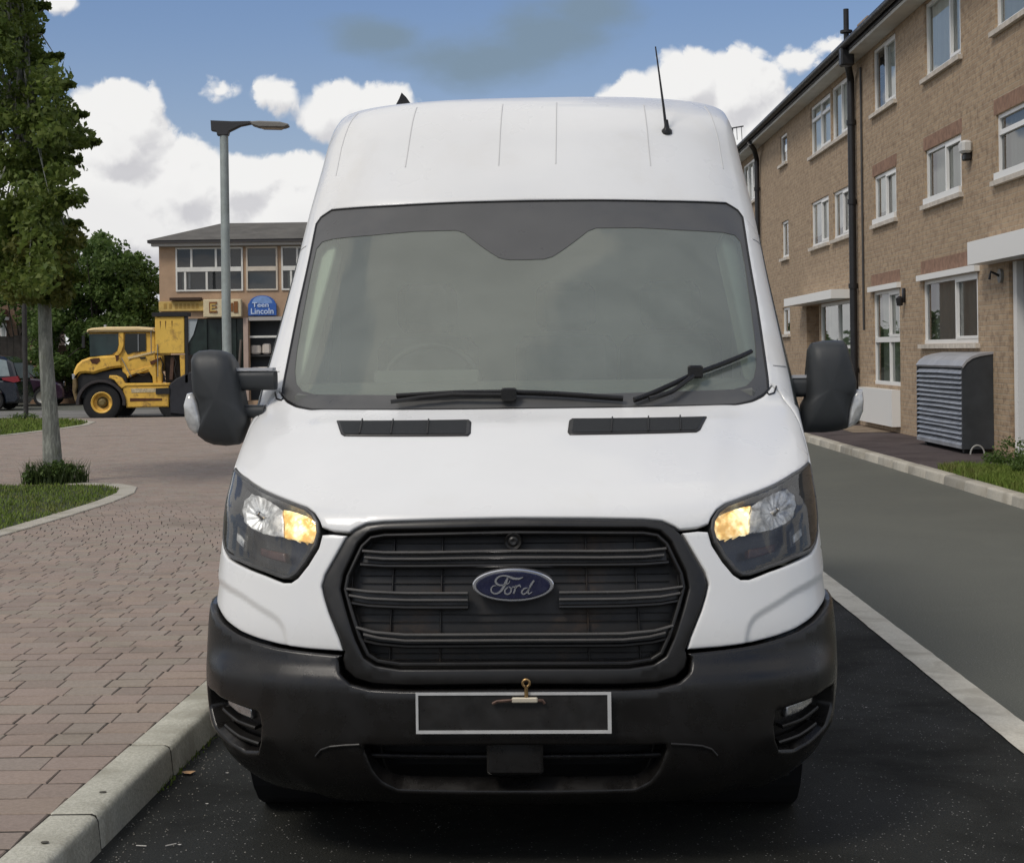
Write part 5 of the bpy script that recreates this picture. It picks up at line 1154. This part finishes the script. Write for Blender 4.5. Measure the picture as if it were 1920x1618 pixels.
# ================= shops and flats at the far left =================
YB=56.
def B(px,py,Y=YB): return at(px,py,Y)
shop=empty('shop_building',(-8,YB,0),'two storey brown building with shops below and a grey hipped roof','building')
TAN=mat('brown_render',(.44,.30,.195),.85,var=.10,vs=3.,bump=.3,bs=40); FRM=mat('white_frames',(.72,.71,.66),.5,var=.08,vs=3); CRM=mat('cream_frames',(.62,.55,.45),.6,var=.1,vs=3)
DGL=glassy('far_window_glass',(.7,.75,.75),(.5,.5,.5),.05,1.,.01,1.6); DRM=mat('far_room_dark',(.055,.06,.065),.9); GRYP=mat('grey_blind',(.20,.205,.20),.8)
xL=B(300,560)[0]; xR=-1.5; zE=5.46
def far_window(x0,x1,z0,z1,mul,trans,fm,back,parent):
    f=MB(); t=.055; y0,y1=YB-.05,YB+.04
    f.box(x0,x1,y0,y1,z1-t,z1); f.box(x0,x1,y0,y1,z0,z0+t); f.box(x0,x0+t,y0,y1,z0+t,z1-t); f.box(x1-t,x1,y0,y1,z0+t,z1-t)
    if trans: f.box(x0+t,x1-t,y0-.01,y1,trans-.075,trans+.075)
    for (mx,a,b) in mul: f.box(mx-.035,mx+.035,y0+.004,y1,a,b)
    wn=f.build('window',fm,parent); p=MB(); p.add([(x0,YB,z0),(x1,YB,z0),(x1,YB,z1),(x0,YB,z1)],[(0,1,2,3)]); p.build('pane',DGL,wn,recalc=False)
    for (a,b,c,d,m) in back: bb=MB(); bb.add([(a,YB+.16,c),(b,YB+.16,c),(b,YB+.16,d),(a,YB+.16,d)],[(0,1,2,3)]); bb.build('blind',m,wn,recalc=False)
    return wn
w1=(B(331,458)[0],B(457,458)[0]); w2=(B(463,458)[0],B(522,458)[0]); w3=(B(529,458)[0],B(529,458)[0]+2.3); w4=(w3[1]+.15,w3[1]+1.25); w5=(w4[1]+.15,w4[1]+2.4)
zt_=B(400,459)[1]; zb_=B(400,541)[1]; zm_=B(400,500)[1]
upper=[(w1,'w'),(w2,'c'),(w3,'w'),(w4,'c'),(w5,'w')]
holes=[(a,b,zb_,zt_) for (a,b),_ in upper]
shx0,shx1=B(352,600)[0],B(457,600)[0]; s2x0,s2x1=B(468,600)[0],B(468,600)[0]+2.4; zs=B(400,592)[1]
holes+=[(shx0,shx1,.15,zs),(s2x0,s2x1,.15,B(480,597)[1]),(s2x1+.2,s2x1+3.,.15,zs)]
xs=sorted({xL,xR,*[h[0] for h in holes],*[h[1] for h in holes if h[1]<xR]}); zz_=sorted({0.,zE,*[h[2] for h in holes],*[h[3] for h in holes]}); mb=MB()
for i in range(len(xs)-1):
    for j in range(len(zz_)-1):
        cx=(xs[i]+xs[i+1])/2; cz=(zz_[j]+zz_[j+1])/2
        if any(h[0]<cx<h[1] and h[2]<cz<h[3] for h in holes): continue
        mb.add([(xs[i],YB,zz_[j]),(xs[i+1],YB,zz_[j]),(xs[i+1],YB,zz_[j+1]),(xs[i],YB,zz_[j+1])],[(0,1,2,3)])
for h in holes: mb.add([(x,y,z) for z in (h[2],h[3]) for y in (YB,YB+.15) for x in (h[0],h[1])],[(0,1,3,2),(4,5,7,6),(0,2,6,4),(1,3,7,5)])
mb.add([(xL,YB,0),(xL,YB+7,0),(xL,YB+7,zE),(xL,YB,zE)],[(0,1,2,3)]); mb.add([(xR,YB,0),(xR,YB+7,0),(xR,YB+7,zE),(xR,YB,zE)],[(0,1,2,3)]); mb.build('wall',TAN,shop,recalc=False)
MB().box(xL+.05,xR-.05,YB+.5,YB+.55,0,zE-.05).build('inner_wall',DRM,shop)
for (a,b),k in upper:
    if k=='w':
        L=b-a; mul=[(a+L*.235,zm_+.075,zt_-.05),(a+L*.25-.25+.0,zb_+.05,zm_-.075),(a+L*.46,zb_+.05,zm_-.075),(a+L*.60,zm_+.075,zt_-.05),(a+L*.77,zb_+.05,zm_-.075),(a+L*.80,zm_+.075,zt_-.05)]
        back=[(a+L*.08,a+L*.16,zb_+.1,zm_-.1,CURG),(a+L*.17,a+L*.20,zb_+.1,zm_-.1,CUR)]
        far_window(a,b,zb_,zt_,mul,zm_,FRM,back,shop)
    else: far_window(a,b,zb_,zt_,[],zm_,CRM,[(a+.05,b-.05,zb_+.05,zm_-.02,GRYP),(a+.05,b-.05,zm_,zt_-.3,mat('dark_grey_blind',(.10,.105,.10),.8))],shop)
f_=MB(); f_.box(xL,xR,YB-.04,YB-.003,zt_+.02,zt_+.16); f_.build('top_fascia',mat('grey_fascia',(.33,.31,.28),.7),shop)
gu=MB(); gu.box(xL-.30,xR+.2,YB-.42,YB-.001,zE,zE+.09); gu.build('eaves_board',mat('eaves_dark',(.06,.055,.055),.7),shop)
so_=MB(); so_.box(xL-.2,xR+.1,YB-.3,YB-.002,zE-.10,zE-.002); so_.build('soffit_board',mat('soffit_pale',(.50,.47,.43),.7),shop)
RT=mat('grey_brown_tiles',(.105,.098,.085),.9,var=.22,vs=1.6,bump=.8,bs=9)
rx0,_=B(415,415,58.5); zr=B(415,414,58.9)[1]; rm=MB(); A_=(xL-.32,YB-.45,zE+.09); Bq=(xR+.2,YB-.45,zE+.09); C_=(xR+.2,YB+7.2,zE+.09); D2_=(xL-.32,YB+7.2,zE+.09); R1=(rx0,YB+2.9,zr); R2=(xR-1,YB+2.9,zr)
rm.add([A_,Bq,R2,R1,C_,D2_],[(0,1,2,3),(0,3,5),(5,3,2,4),(1,4,2)]); rm.build('roof',RT,shop,recalc=False)
# pillar and shop fronts
PK=mat('pinkish_pillar',(.45,.34,.28),.7,var=.1,vs=4)
MB().box(B(457,600)[0]+.01,B(467,600)[0]-.01,YB-.14,YB-.004,.15,zs).build('pillar',PK,shop)
GRN=mat('dark_green_shopfront',(.014,.026,.022),.35,var=.4,vs=3.); 
gs=MB(); gs.box(shx0+.02,shx1-.02,YB+.10,YB+.14,.15,zs-.02); sf=gs.build('shopfront',GRN,shop)
for px in (385,412,440): x=B(px,620)[0]; MB().box(x-.05,x+.05,YB+.02,YB+.098,.15,zs-.03).build('shopfront_mullion',GRN,sf)
x=B(447,640)[0]; MB().tube([(x,YB-.02,1.0),(x+.10,YB-.03,2.2)],.05,6).build('rolled_awning',mat('brown_cloth',(.12,.10,.085),.8),shop)
ex=MB(); ex.add([(B(349,592)[0],YB+.06,B(349,592)[1]),(B(371,592)[0],YB+.06,B(371,592)[1]),(B(362,622)[0],YB+.06,B(362,622)[1]),(B(349,644)[0],YB+.06,B(349,644)[1])],[(0,1,2,3)]); ex.build('pane_reflection',mat('painted_reflection',(.38,.42,.44),.3),shop)  # pale quad painted as the bright reflection in a shop window
# second shop window with goods
g2=MB(); g2.box(s2x0,s2x1,YB+.04,YB+.10,B(480,628)[1]-.02,B(480,628)[1]+.05); g2.build('window_bar',FRM,shop)
MB().box(s2x0-.02,s2x1+.02,YB-.10,YB-.003,B(480,597)[1],B(480,590)[1]).build('shop_lintel',mat('grey_lintel',(.40,.38,.36),.6),shop)
PZ=mat('pale_goods',(.62,.56,.50),.8,var=.1,vs=5)
for (a,b,c,d,lb) in ((468,488,643,660,'pale folded goods upper left in the shop window beside the pillar'),(490,506,640,660,'rounded pale sack upper right in the shop window beside the pillar'),(468,500,684,696,'long pale goods lower down in the shop window beside the pillar')):
    x0,z1=B(a,c);x1,z0=B(b,d); o=MB(); o.cbox(x0,x1,YB+.18,YB+.36,z0,z1,.05); o.build('shop_goods',PZ,label=lb,cat='goods',group='pale goods in the shop window')
MB().box(s2x0,s2x1,YB+.15,YB+.42,B(480,661)[1]-.06,B(480,661)[1]-.005).build('shop_shelf',mat('dark_shelf',(.03,.03,.03),.7),shop)
MB().box(s2x0,s2x1,YB+.15,YB+.42,B(480,697)[1]-.06,B(480,697)[1]-.005).build('shop_shelf',MATS['dark_shelf'],shop)
# signs
YEL=mat('yellow_sign',(.58,.40,.12),.6,var=.15,vs=6); CRS=mat('cream_sign',(.66,.56,.36),.6,var=.15,vs=6); BRN=mat('sign_brown',(.22,.085,.02),.6); BLS=mat('blue_sign',(.035,.12,.42),.5,var=.12,vs=5); LBS=mat('pale_blue_sign',(.20,.33,.62),.5,var=.15,vs=9); SWH=mat('sign_white',(.55,.66,.85),.6)
def text_obj(name,body,size,loc,m,parent,ext=.01,bold=0.,xs=1.,shear=0.):
    cu=bpy.data.curves.new(name,'FONT'); cu.body=body; cu.size=size; cu.extrude=ext; cu.offset=bold; cu.align_x='CENTER'; cu.align_y='CENTER'; cu.shear=shear; cu.resolution_u=3
    o=bpy.data.objects.new(name,cu); COL.objects.link(o); dg=bpy.context.evaluated_depsgraph_get(); me=bpy.data.meshes.new_from_object(o.evaluated_get(dg)); bpy.data.objects.remove(o); bpy.data.curves.remove(cu)
    R=Matrix.Rotation(math.pi/2,4,'X')@Matrix.Diagonal((xs,1,1,1)); me.transform(Matrix.Translation(Vector(loc)-Vector(tuple(ORG[parent])))@R); me.materials.clear(); me.materials.append(m)
    o=bpy.data.objects.new(name,me); COL.objects.link(o); o.parent=parent; return o
fs_=empty('shop_sign',(B(343,568)[0],YB-.1,3.5),'long narrow yellow fascia sign above the truck box','sign')
a=B(300,560);b=B(385,578); MB().cbox(a[0],b[0],YB-.14,YB-.05,b[1],a[1],.01).build('board',YEL,fs_)
MB().box(B(322,557)[0],B(380,557)[0],YB-.30,YB-.02,B(340,558)[1],B(340,553)[1]).build('dark_hood',mat('sign_hood',(.05,.025,.012),.7),fs_)
for px in (312,322,333,341,349,356,364,372): x=B(px,568)[0]; MB().box(x-.045,x+.045,YB-.15,YB-.1405,B(px,573)[1],B(px,564)[1]).build('letter',mat('sign_ochre',(.40,.24,.05),.6),fs_)
ei=empty('shop_sign',(B(420,573)[0],YB-.2,3.4),'cream box sign with brown outlined letters behind the lamp post','sign')
a=B(385,557);b=B(456,590); MB().cbox(a[0],b[0],YB-.32,YB-.05,b[1],a[1],.02).build('board',CRS,ei)
zc=B(400,573)[1]; text_obj('letter','E',.50,(B(403,573)[0],YB-.335,zc),BRN,ei,.012,.012,1.2); text_obj('letter','I',.50,(B(446,573)[0],YB-.335,zc),BRN,ei,.012,.02,1.5); text_obj('letter','E',.36,(B(403,573)[0]-.0,YB-.352,zc),YEL,ei,.006,.004,1.2)
MB().box(B(436,573)[0],B(441,573)[0],YB-.345,YB-.321,zc-.12,zc+.16).build('letter_stroke',BRN,ei)
bs_=empty('shop_sign',(B(495,573)[0],YB-.1,3.4),'arched blue sign with white lettering above the shop window','sign')
x0=B(467,588)[0];x1=B(520,588)[0]; zb1=B(495,588)[1]; zs1=B(495,566)[1]; zt1=B(495,550)[1]; P=[(x0,zb1),(x1,zb1),(x1,zs1)]+[((x0+x1)/2+(x1-x0)/2*.93*math.cos(t),zs1+(zt1-zs1)*math.sin(t)) for t in np.linspace(.1,math.pi-.1,12)]+[(x0,zs1)]
MB().prism(P,'y',YB-.05,YB-.13,.01).build('board',BLS,bs_); P2=[((x0+x1)/2+(x1-x0)/2*.72*math.cos(t),zs1+.02+(zt1-zs1)*.86*math.sin(t)) for t in np.linspace(0,math.pi,12)]; MB().prism(P2,'y',YB-.131,YB-.137).build('arch_panel',LBS,bs_)
cx=(x0+x1)/2; text_obj('lettering','Teen',.22,(cx-.05,YB-.145,B(495,568)[1]),SWH,bs_,.006,.004,1.25); text_obj('lettering','Lincoln',.27,(cx,YB-.145,B(495,580)[1]),SWH,bs_,.006,.005,1.0)
# ================= lamp post, dark post =================
GALV=mat('galvanised_steel',(.33,.37,.355),.5,.35,var=.15,vs=3,dirt=(.20,.22,.20),ds=2.); DKB=mat('dark_bracket',(.035,.035,.038),.5)
lx=-5.315; LY=31.
lam=empty('street_lamp',(lx,LY,.12),'grey steel street lamp post with single arm pointing right','street lamp')
MB().lathe((lx,LY,.12),(0,0,1),[(.10,0),(.10,1.2),(.088,1.25),(.080,5.8),(.001,5.8)],14).build('post',GALV,lam,smooth=40)
a=at(401,243,LY); b=at(432,223,LY); hb_=MB(); hb_.prism([at(400,222,LY),at(440,224,LY),at(476,224,LY),at(476,229,LY),at(455,233,LY),at(434,243,LY),at(432,250,LY),at(412,250,LY),at(411,243,LY),at(401,241,LY)][::-1],'y',LY-.09,LY+.09,.01); hb_.build('bracket',DKB,lam)
hd=MB(); hd.prism([at(474,225,LY),at(490,224,LY),at(530,226,LY),at(545,230,LY),at(546,234,LY),at(538,237,LY),at(490,236,LY),at(478,232,LY)][::-1],'y',LY-.13,LY+.13,.02); hdo=hd.build('lamp_head',mat('lamp_head_grey',(.20,.19,.17),.5),lam)
ld=MB(); ld.prism([at(492,236.2,LY),at(536,237.2,LY),at(530,239.5,LY),at(498,238.5,LY)],'y',LY-.09,LY+.09); ld.build('diffuser',mat('amber_diffuser',(.42,.32,.20),.35),hdo)
dp=empty('dark_post',(-12.41,42.55,.0),'thin dark upright post on the far lawn in front of the blue car','post')
MB().tube([(-12.41,42.4,.1),(-12.43,42.4,5.4)],.062,10).build('shaft',mat('dark_wood',(.035,.032,.03),.7,var=.3,vs=6),dp,smooth=60)
leaves('base_weeds',[(-12.45+random.gauss(0,.22),42.3,.16) for _ in range(12)],[.12]*12,30,.06,LEAFD,dp,(-12.41,42.55,0),1.,kind='stuff',shell=.1)
# ================= cars =================
def car(name,lab,x0,d,Y,L,H,paint,tail,cat='car'):
    """side profile along x; d=+1 nose to the right"""
    t=empty(name,(x0+d*L/2,Y,0),lab,cat,'parked cars behind the far lawn'); X=lambda f:x0+d*f*L
    W_=.86; G=.20
    low=[(0,.32),(.015,.62),(.03,.78),(.30,.84),(.72,.86),(.90,.78),(.975,.66),(1.,.48),(1.,.30),(.975,.24),(.90,.22),(.86,.30)]
    arch=lambda c:[(c+.085*math.cos(a),.24+.085*L*math.sin(a)) for a in np.linspace(0,math.pi,7)]
    prof=low[:10]+arch(.82)+arch(.19)+[(.03,.24)]
    O=[(X(f),z*H/1.5 if z>.3 else z) for f,z in prof]
    MB().prism(O,'y',Y-W_,Y+W_,.05).build('body',paint,t,smooth=35)
    cabp=[(.02,.80),(.055,1.28),(.12,1.44),(.30,1.50),(.50,1.49),(.60,1.40),(.74,.88)]; k=H/1.5
    MB().prism([(X(f),z*k) for f,z in cabp],'y',Y-W_+.10,Y+W_-.10,.06).build('cabin',paint,t,smooth=35)
    for nm,q in (('side_window',[(.075,.92),(.10,1.34),(.155,1.38),(.29,1.41),(.29,.92)]),('side_window',[(.31,.92),(.31,1.41),(.48,1.40),(.49,.92)]),('side_window',[(.51,.92),(.505,1.39),(.575,1.33),(.67,.93)])):
        P=[(X(f),z*k) for f,z in q]; MB().prism(P,'y',Y-W_+.088,Y-W_+.102).build(nm,mat('car_glass_sky_pale',(.30,.36,.37),.08,.3,var=.2,vs=2.),t)  # pale base colour stands in for bright sky in the glass
    wsf_=[(.595,1.39),(.735,.91)]; MB().add([(X(f)+d*.02,yy,z*k) for f,z in wsf_ for yy in (Y-W_+.2,Y+W_-.2)],[(0,1,3,2)]).build('windscreen',MATS['car_glass_sky_pale'],t)
    rw=[(.058,1.27),(.022,.86)]; MB().add([(X(f)-d*.02,yy,z*k) for f,z in rw for yy in (Y-W_+.2,Y+W_-.2)],[(0,1,3,2)]).build('rear_window',MATS['car_glass_sky_pale'],t)
    for f in (.19,.82):
        for sy in (-1,1):
            w_=MB(); w_.lathe((X(f),Y+sy*(W_-.09),.31),(0,sy,0),[(.2,-.09),(.29,-.09),(.31,-.06),(.31,.07),(.29,.095),(.2,.095)],20); wh=w_.build('wheel',RUB,t,smooth=40)
            r_=MB(); r_.lathe((X(f),Y+sy*(W_-.09),.31),(0,sy,0),[(.001,.085),(.05,.09),(.06,.06),(.16,.07),(.2,.098),(.205,.09)],16); r_.build('hubcap',mat('hubcap_silver',(.42,.41,.36),.35,.6),wh,smooth=30)
    if tail: MB().prism([(X(-.004),.78*k),(X(.01),.92*k),(X(.13),.88*k),(X(.12),.82*k),(X(.04),.75*k)],'y',Y-W_-.012,Y-W_+.14).build('tail_light',mat('tail_red',(.22,.012,.02),.25,coat=.5),t)
    MB().cbox(min(X(.985),X(1.004)),max(X(.985),X(1.004)),Y-.72,Y-.45,.60*k,.74*k,.01).build('headlight',CHR,t)
    return t
car('parked_car','dark blue hatchback with red tail light, half out of frame at the left',at(50,700,54)[0],-1,54.,4.3,1.80,mat('dark_blue_paint',(.010,.014,.024),.2,var=.2,vs=2,coat=.8),True)
car('parked_car','dark purple car facing right between the grey trunk and the truck',at(131,700,58.5)[0]-4.2,1,58.5,4.2,1.70,mat('dark_purple_paint',(.030,.014,.028),.25,var=.2,vs=2,coat=.8),False)
# ================= yellow truck =================
TY=45.3; TYE=mat('truck_yellow',(.78,.47,.075),.5,var=.14,vs=3,dirt=(.30,.17,.05),ds=5.); TYL=mat('truck_roof_cream',(.68,.52,.27),.5,var=.1,vs=4); TBK=mat('truck_black',(.013,.013,.014),.6,var=.3,vs=4)
tk=empty('yellow_truck',(-10.3,TY+1.1,0),'old yellow works truck with rounded bonnet and box body, facing left','truck')
def TP(P): return [at(x,y,TY) for x,y in P]
def tp(name,P,y0,y1,m,parent=None,ins=.02): 
    mb=MB(); mb.prism(TP(P),'y',TY+y0,TY+y1,ins); return mb.build(name,m,parent or tk,smooth=30)
tp('cab_roof',[(163,616),(164,611),(172,608),(200,606),(260,606),(288,609),(291,616)],-.06,2.26,TYL,ins=.05)
cabb=tp('cab',[(166,617),(290,617),(291,690),(236,697),(228,690),(225,668),(215,660),(168,660)],.07,2.13,TYE)
tp('windscreen',[(166,620),(174,619),(222,619),(222,640),(218,652),(208,658),(186,660),(168,661)],.045,.068,mat('truck_glass',(.025,.045,.045),.06,.1,var=.3,vs=1.5),cabb,ins=0)
tp('side_window',[(234,619),(273,619),(273,652),(250,654),(238,658),(233,648)],.045,.068,mat('truck_glass_dark',(.008,.012,.011),.12),cabb,ins=0)
tp('pillar',[(222,617),(232,617),(232,640),(228,652),(222,660),(214,660),(221,650),(223,640)],.0,.069,TYE,cabb,ins=.01)
tp('window_bar',[(258,620),(260,620),(260,652),(258,652)],.02,.044,mat('steel_bar',(.25,.26,.26),.4,.5),cabb,ins=0)
tp('sill_strip',[(238,663),(290,652),(291,655),(240,667)],.04,.069,TYL,cabb,ins=0)
tp('bonnet',[(136,702),(137,688),(143,676),(152,668),(166,663),(190,660),(226,659),(231,682),(210,684),(190,689),(174,694),(160,692),(150,693),(143,700),(140,714),(136,712)],.0,2.2,TYE,ins=.06)
tp('engine_void',[(143,700),(150,694),(174,695),(190,690),(232,684),(236,700),(236,722),(150,740),(142,735)],.10,2.1,TBK)
tp('bonnet_vent',[(168,666),(186,664),(188,670),(181,676),(172,674)],-.012,-.001,mat('rust_brown',(.085,.03,.012),.8,var=.3,vs=9),ins=0)
tp('badge_patch',[(216,660),(223,659),(222,668),(218,671)],-.012,-.001,MATS['rust_brown'],ins=0)
tp('front_bumper',[(136,703),(142,701),(144,716),(141,728),(149,744),(140,745),(135,725)],-.02,2.25,mat('bumper_brown',(.16,.11,.045),.6,var=.3,vs=6),ins=.02)
tp('headlamp',[(134,694),(140,694),(141,703),(135,704)],.0,.22,FR,ins=.01)
def twheel(px,py,r,rr,rim=True,yy=.02):
    x,z=at(px,py,TY); w_=MB(); w_.lathe((x,TY+yy+.24,z),(0,-1,0),[(r*.5,-.2),(r*.93,-.22),(r,-.15),(r,.15),(r*.95,.21),(r*.80,.235),(r*.55,.215)],32); wh=w_.build('wheel',RUB,tk,smooth=35)
    m=TYE if rim else TBK
    for nm,prof,mm in (('wheel_rim',[(r*.56,.216),(r*.53,.225),(r*.46,.20),(r*.44,.10),(r*.30,.08)],m),('hub',[(r*.299,.081),(r*.22,.06),(r*.20,.16),(r*.12,.19),(.001,.19)],mat('hub_olive',(.16,.12,.04),.6,var=.3,vs=9))):
        b=MB(); b.lathe((x,TY+yy+.24,z),(0,-1,0),prof,24); b.build(nm,mm,wh,smooth=35)
twheel(189,748,.53,.3); twheel(330,748,.53,.3,False)
x,z=at(189,748,TY)
for (px,yy) in ((189,1.85),(330,1.85)): x2,z2=at(px,748,TY); b=MB(); b.lathe((x2,TY+yy,z2),(0,1,0),[(.001,-.2),(.53,-.2),(.53,.2),(.001,.2)],24); b.build('wheel',RUB,tk,smooth=35)
ang=np.linspace(-.15,3.25,16); P=[(x+.68*math.cos(a),z+.62*math.sin(a)) for a in ang]+[(x+.59*math.cos(a),z+.55*math.sin(a)) for a in ang[::-1]]
mb=MB(); mb.prism(P,'y',TY-.06,TY+.5,.01); mb.build('mudguard',mat('mudguard_dark',(.030,.024,.024),.6,var=.3,vs=6),tk,smooth=40)
tp('frame_beam',[(205,697),(217,697),(228,702),(234,712),(318,712),(318,717),(236,718),(228,722),(222,716),(214,706),(204,702)],-.03,.16,TYE)
tp('side_tank',[(228,716),(317,717),(315,757),(236,758),(232,740)],.0,.55,TYE,ins=.03)
tp('tank_slot',[(243,740),(303,741),(303,745),(243,746)],-.012,-.001,MATS['rust_brown'],ins=0)
tp('tank_label',[(245,722),(292,722),(291,729),(246,730)],-.012,-.001,mat('faded_label',(.55,.45,.28),.6,var=.35,vs=30),ins=0)
tp('tank_step',[(292,722),(318,721),(318,733),(292,733)],-.05,.05,TBK,ins=0)
tp('lift_strut',[(235,694),(282,679),(285,684),(238,702)],.03,.16,TYE,ins=.01)
tp('rear_frame',[(277,683),(291,676),(293,712),(286,712),(285,700),(278,690)],.02,.20,TYE,ins=.01)
tp('engine_dark',[(238,702),(277,690),(284,712),(238,712)],.22,1.9,TBK)
tp('machinery',[(303,660),(340,660),(336,712),(306,712)],.30,1.8,mat('greasy_machinery',(.030,.022,.016),.6,var=.5,vs=6))
for q in ([(292,660),(303,662),(302,712),(293,712)],[(336,660),(346,660),(346,712),(338,712)],): tp('upright',q,.05,.22,TYE,ins=.01)
tp('linkage',[(281,672),(300,664),(301,668),(283,678)],-.02,.03,MATS['rust_brown'],ins=0)
tp('hydraulic_ram',[(318,664),(324,664),(321,706),(315,706)],.14,.24,mat('ram_rust',(.10,.05,.03),.6,var=.4,vs=9),ins=0)
bxo=tp('box_body',[(291,588),(346,588),(346,657),(291,657)],.0,.45,mat('box_yellow',(.78,.50,.09),.55,var=.08,vs=2,dirt=(.42,.25,.06),ds=4.),ins=.015)
tp('box_lid',[(286,580),(352,580),(352,587.5),(286,587.5)],-.05,.5,TBK,bxo,ins=0)
tp('corner_post',[(347,588),(352,588),(352,712),(347,712)],-.02,.12,TBK,ins=0)
tp('rear_mudguard',[(316,716),(330,704),(356,692),(372,692),(372,768),(360,774),(318,770)],-.02,.30,mat('black_cover',(.018,.019,.024),.6,var=.3,vs=4),ins=.03)
tp('door_seam',[(231,660),(233,660),(233,712),(231,712)],.0,.072,MATS['rust_brown'],cabb,ins=0) if False else None
tp('wing_mirror',[(158,622),(163,622),(163,645),(158,645)],-.25,-.18,TBK,ins=0)
MB().tube([(*at(160,620,TY)[:1],TY-.2,at(160,620,TY)[1]),(*at(170,616,TY)[:1],TY+.02,at(170,616,TY)[1])],.012,5).build('mirror_stay',TBK,tk)
for (a_,b_) in (((284,612),(284,656)),((296,640),(296,700)),((228,664),(246,700))):
    p_=at(*a_,TY);q_=at(*b_,TY); MB().tube([(p_[0],TY-.03,p_[1]),(q_[0],TY-.03,q_[1])],.014,6).build('grab_rail',MATS['steel_bar'],tk)
for (pts_) in ([(300,664),(305,676),(303,690),(309,702)],[(325,662),(330,674),(326,688),(331,706)],[(240,700),(255,694),(268,698),(280,692)]):
    MB().tube([(at(x,y,TY)[0],TY+.02,at(x,y,TY)[1]) for x,y in pts_],.018,6).build('hose',TBK,tk,smooth=60)
tp('exhaust_stack',[(293,592),(297,592),(297,662),(293,662)],-.07,-.01,mat('sooty_steel',(.08,.07,.06),.5,.5,var=.3,vs=8),ins=0) if False else None
tp('door_handle',[(262,664),(272,663),(272,666),(262,667)],.02,.066,TBK,cabb,ins=0)
for px in (300,310,322): tp('box_stain',[(px,596),(px+2,596),(px+1,612)],-.004,-.001,MATS['rust_brown'],bxo,ins=0)
tp('chassis',[(150,735),(370,720),(370,752),(150,752)],.6,1.6,TBK)
tp('beacon',[(180,601),(184,601),(184,606),(180,606)],.9,1.0,FR,ins=0)
# ================= far left edge: house, wall, fence =================
fh=empty('far_house',(-19.6,66,0),'brown brick house behind the near tree at the left edge','house')
HB=brickmat('far_house_brick',(.22,.14,.095),(.18,.11,.075),(.12,.075,.05),(.25,.2,.15),sc=1.5)
def H_(px,py,Y=66.): return at(px,py,Y)
x0=H_(-120,700)[0];x1=H_(46,700)[0]; MB().box(x0,x1,66,72,0,5.4).build('wall',HB,fh)
MB().prism([(x0-.3,5.4),(x1+.3,5.4),((x0+x1)/2,7.6)],'y',65.7,72.3).build('roof',mat('red_tiles',(.16,.07,.05),.85,var=.2,vs=2,bump=.6,bs=10),fh)
a=H_(1,597);b=H_(13,636); wn=MB(); wn.box(a[0],b[0],65.93,65.995,b[1],a[1]); wno=wn.build('window',UPVC,fh)
MB().box(a[0]+.07,b[0]-.07,65.915,65.928,b[1]+.08,a[1]-.08).build('pane',mat('pale_pane',(.45,.48,.47),.15),wno)
a=H_(-4,586);b=H_(18,592); MB().box(a[0],b[0],65.2,65.995,b[1],a[1]).build('porch_edge',UPVC,fh); a=H_(-4,572);b=H_(14,586); MB().box(a[0],b[0],65.3,65.995,b[1]+.02,a[1]).build('porch_roof',MATS['red_tiles'],fh)
fc=empty('garden_fence',(-17,62,0),'dark timber fence behind the parked cars','fence'); FW=mat('dark_fence_wood',(.030,.026,.022),.85,var=.35,vs=5)
px=-60
k=0; x=at(-60,640,62)[0]; xe=at(292,640,62)[0]
while x<xe:
    h=2.0+rng.uniform(-.03,.03)+(.5 if x<at(60,640,62)[0] else 0); MB().box(x,x+.235,61.98,62.02,0,h).build('fence_board',FW,fc); x+=.245
bw=empty('brick_wall',(-16,60.5,0),'low brown brick garden wall with two piers between the parked cars','wall')
BRW=brickmat('garden_wall_brick',(.32,.20,.13),(.27,.165,.105),(.20,.12,.08),(.30,.25,.19))
for (p0,p1,tp_) in ((58,80,640),(80,113,672),(113,131,640),(131,160,690)):
    a=at(p0,tp_,61.);b=at(p1,tp_,61.); MB().box(a[0]+.01,b[0]-.01,60.8,61.1,0,a[1]).build('pier' if tp_==640 else 'wall_panel',BRW,bw)
MB().tube([at(118,684,60.)[:1]+(60.,)+at(118,684,60.)[1:],at(165,684,60.)[:1]+(60.,)+at(165,684,60.)[1:]],.018,5).build('wire',mat('pale_wire',(.30,.30,.27),.6),bw)
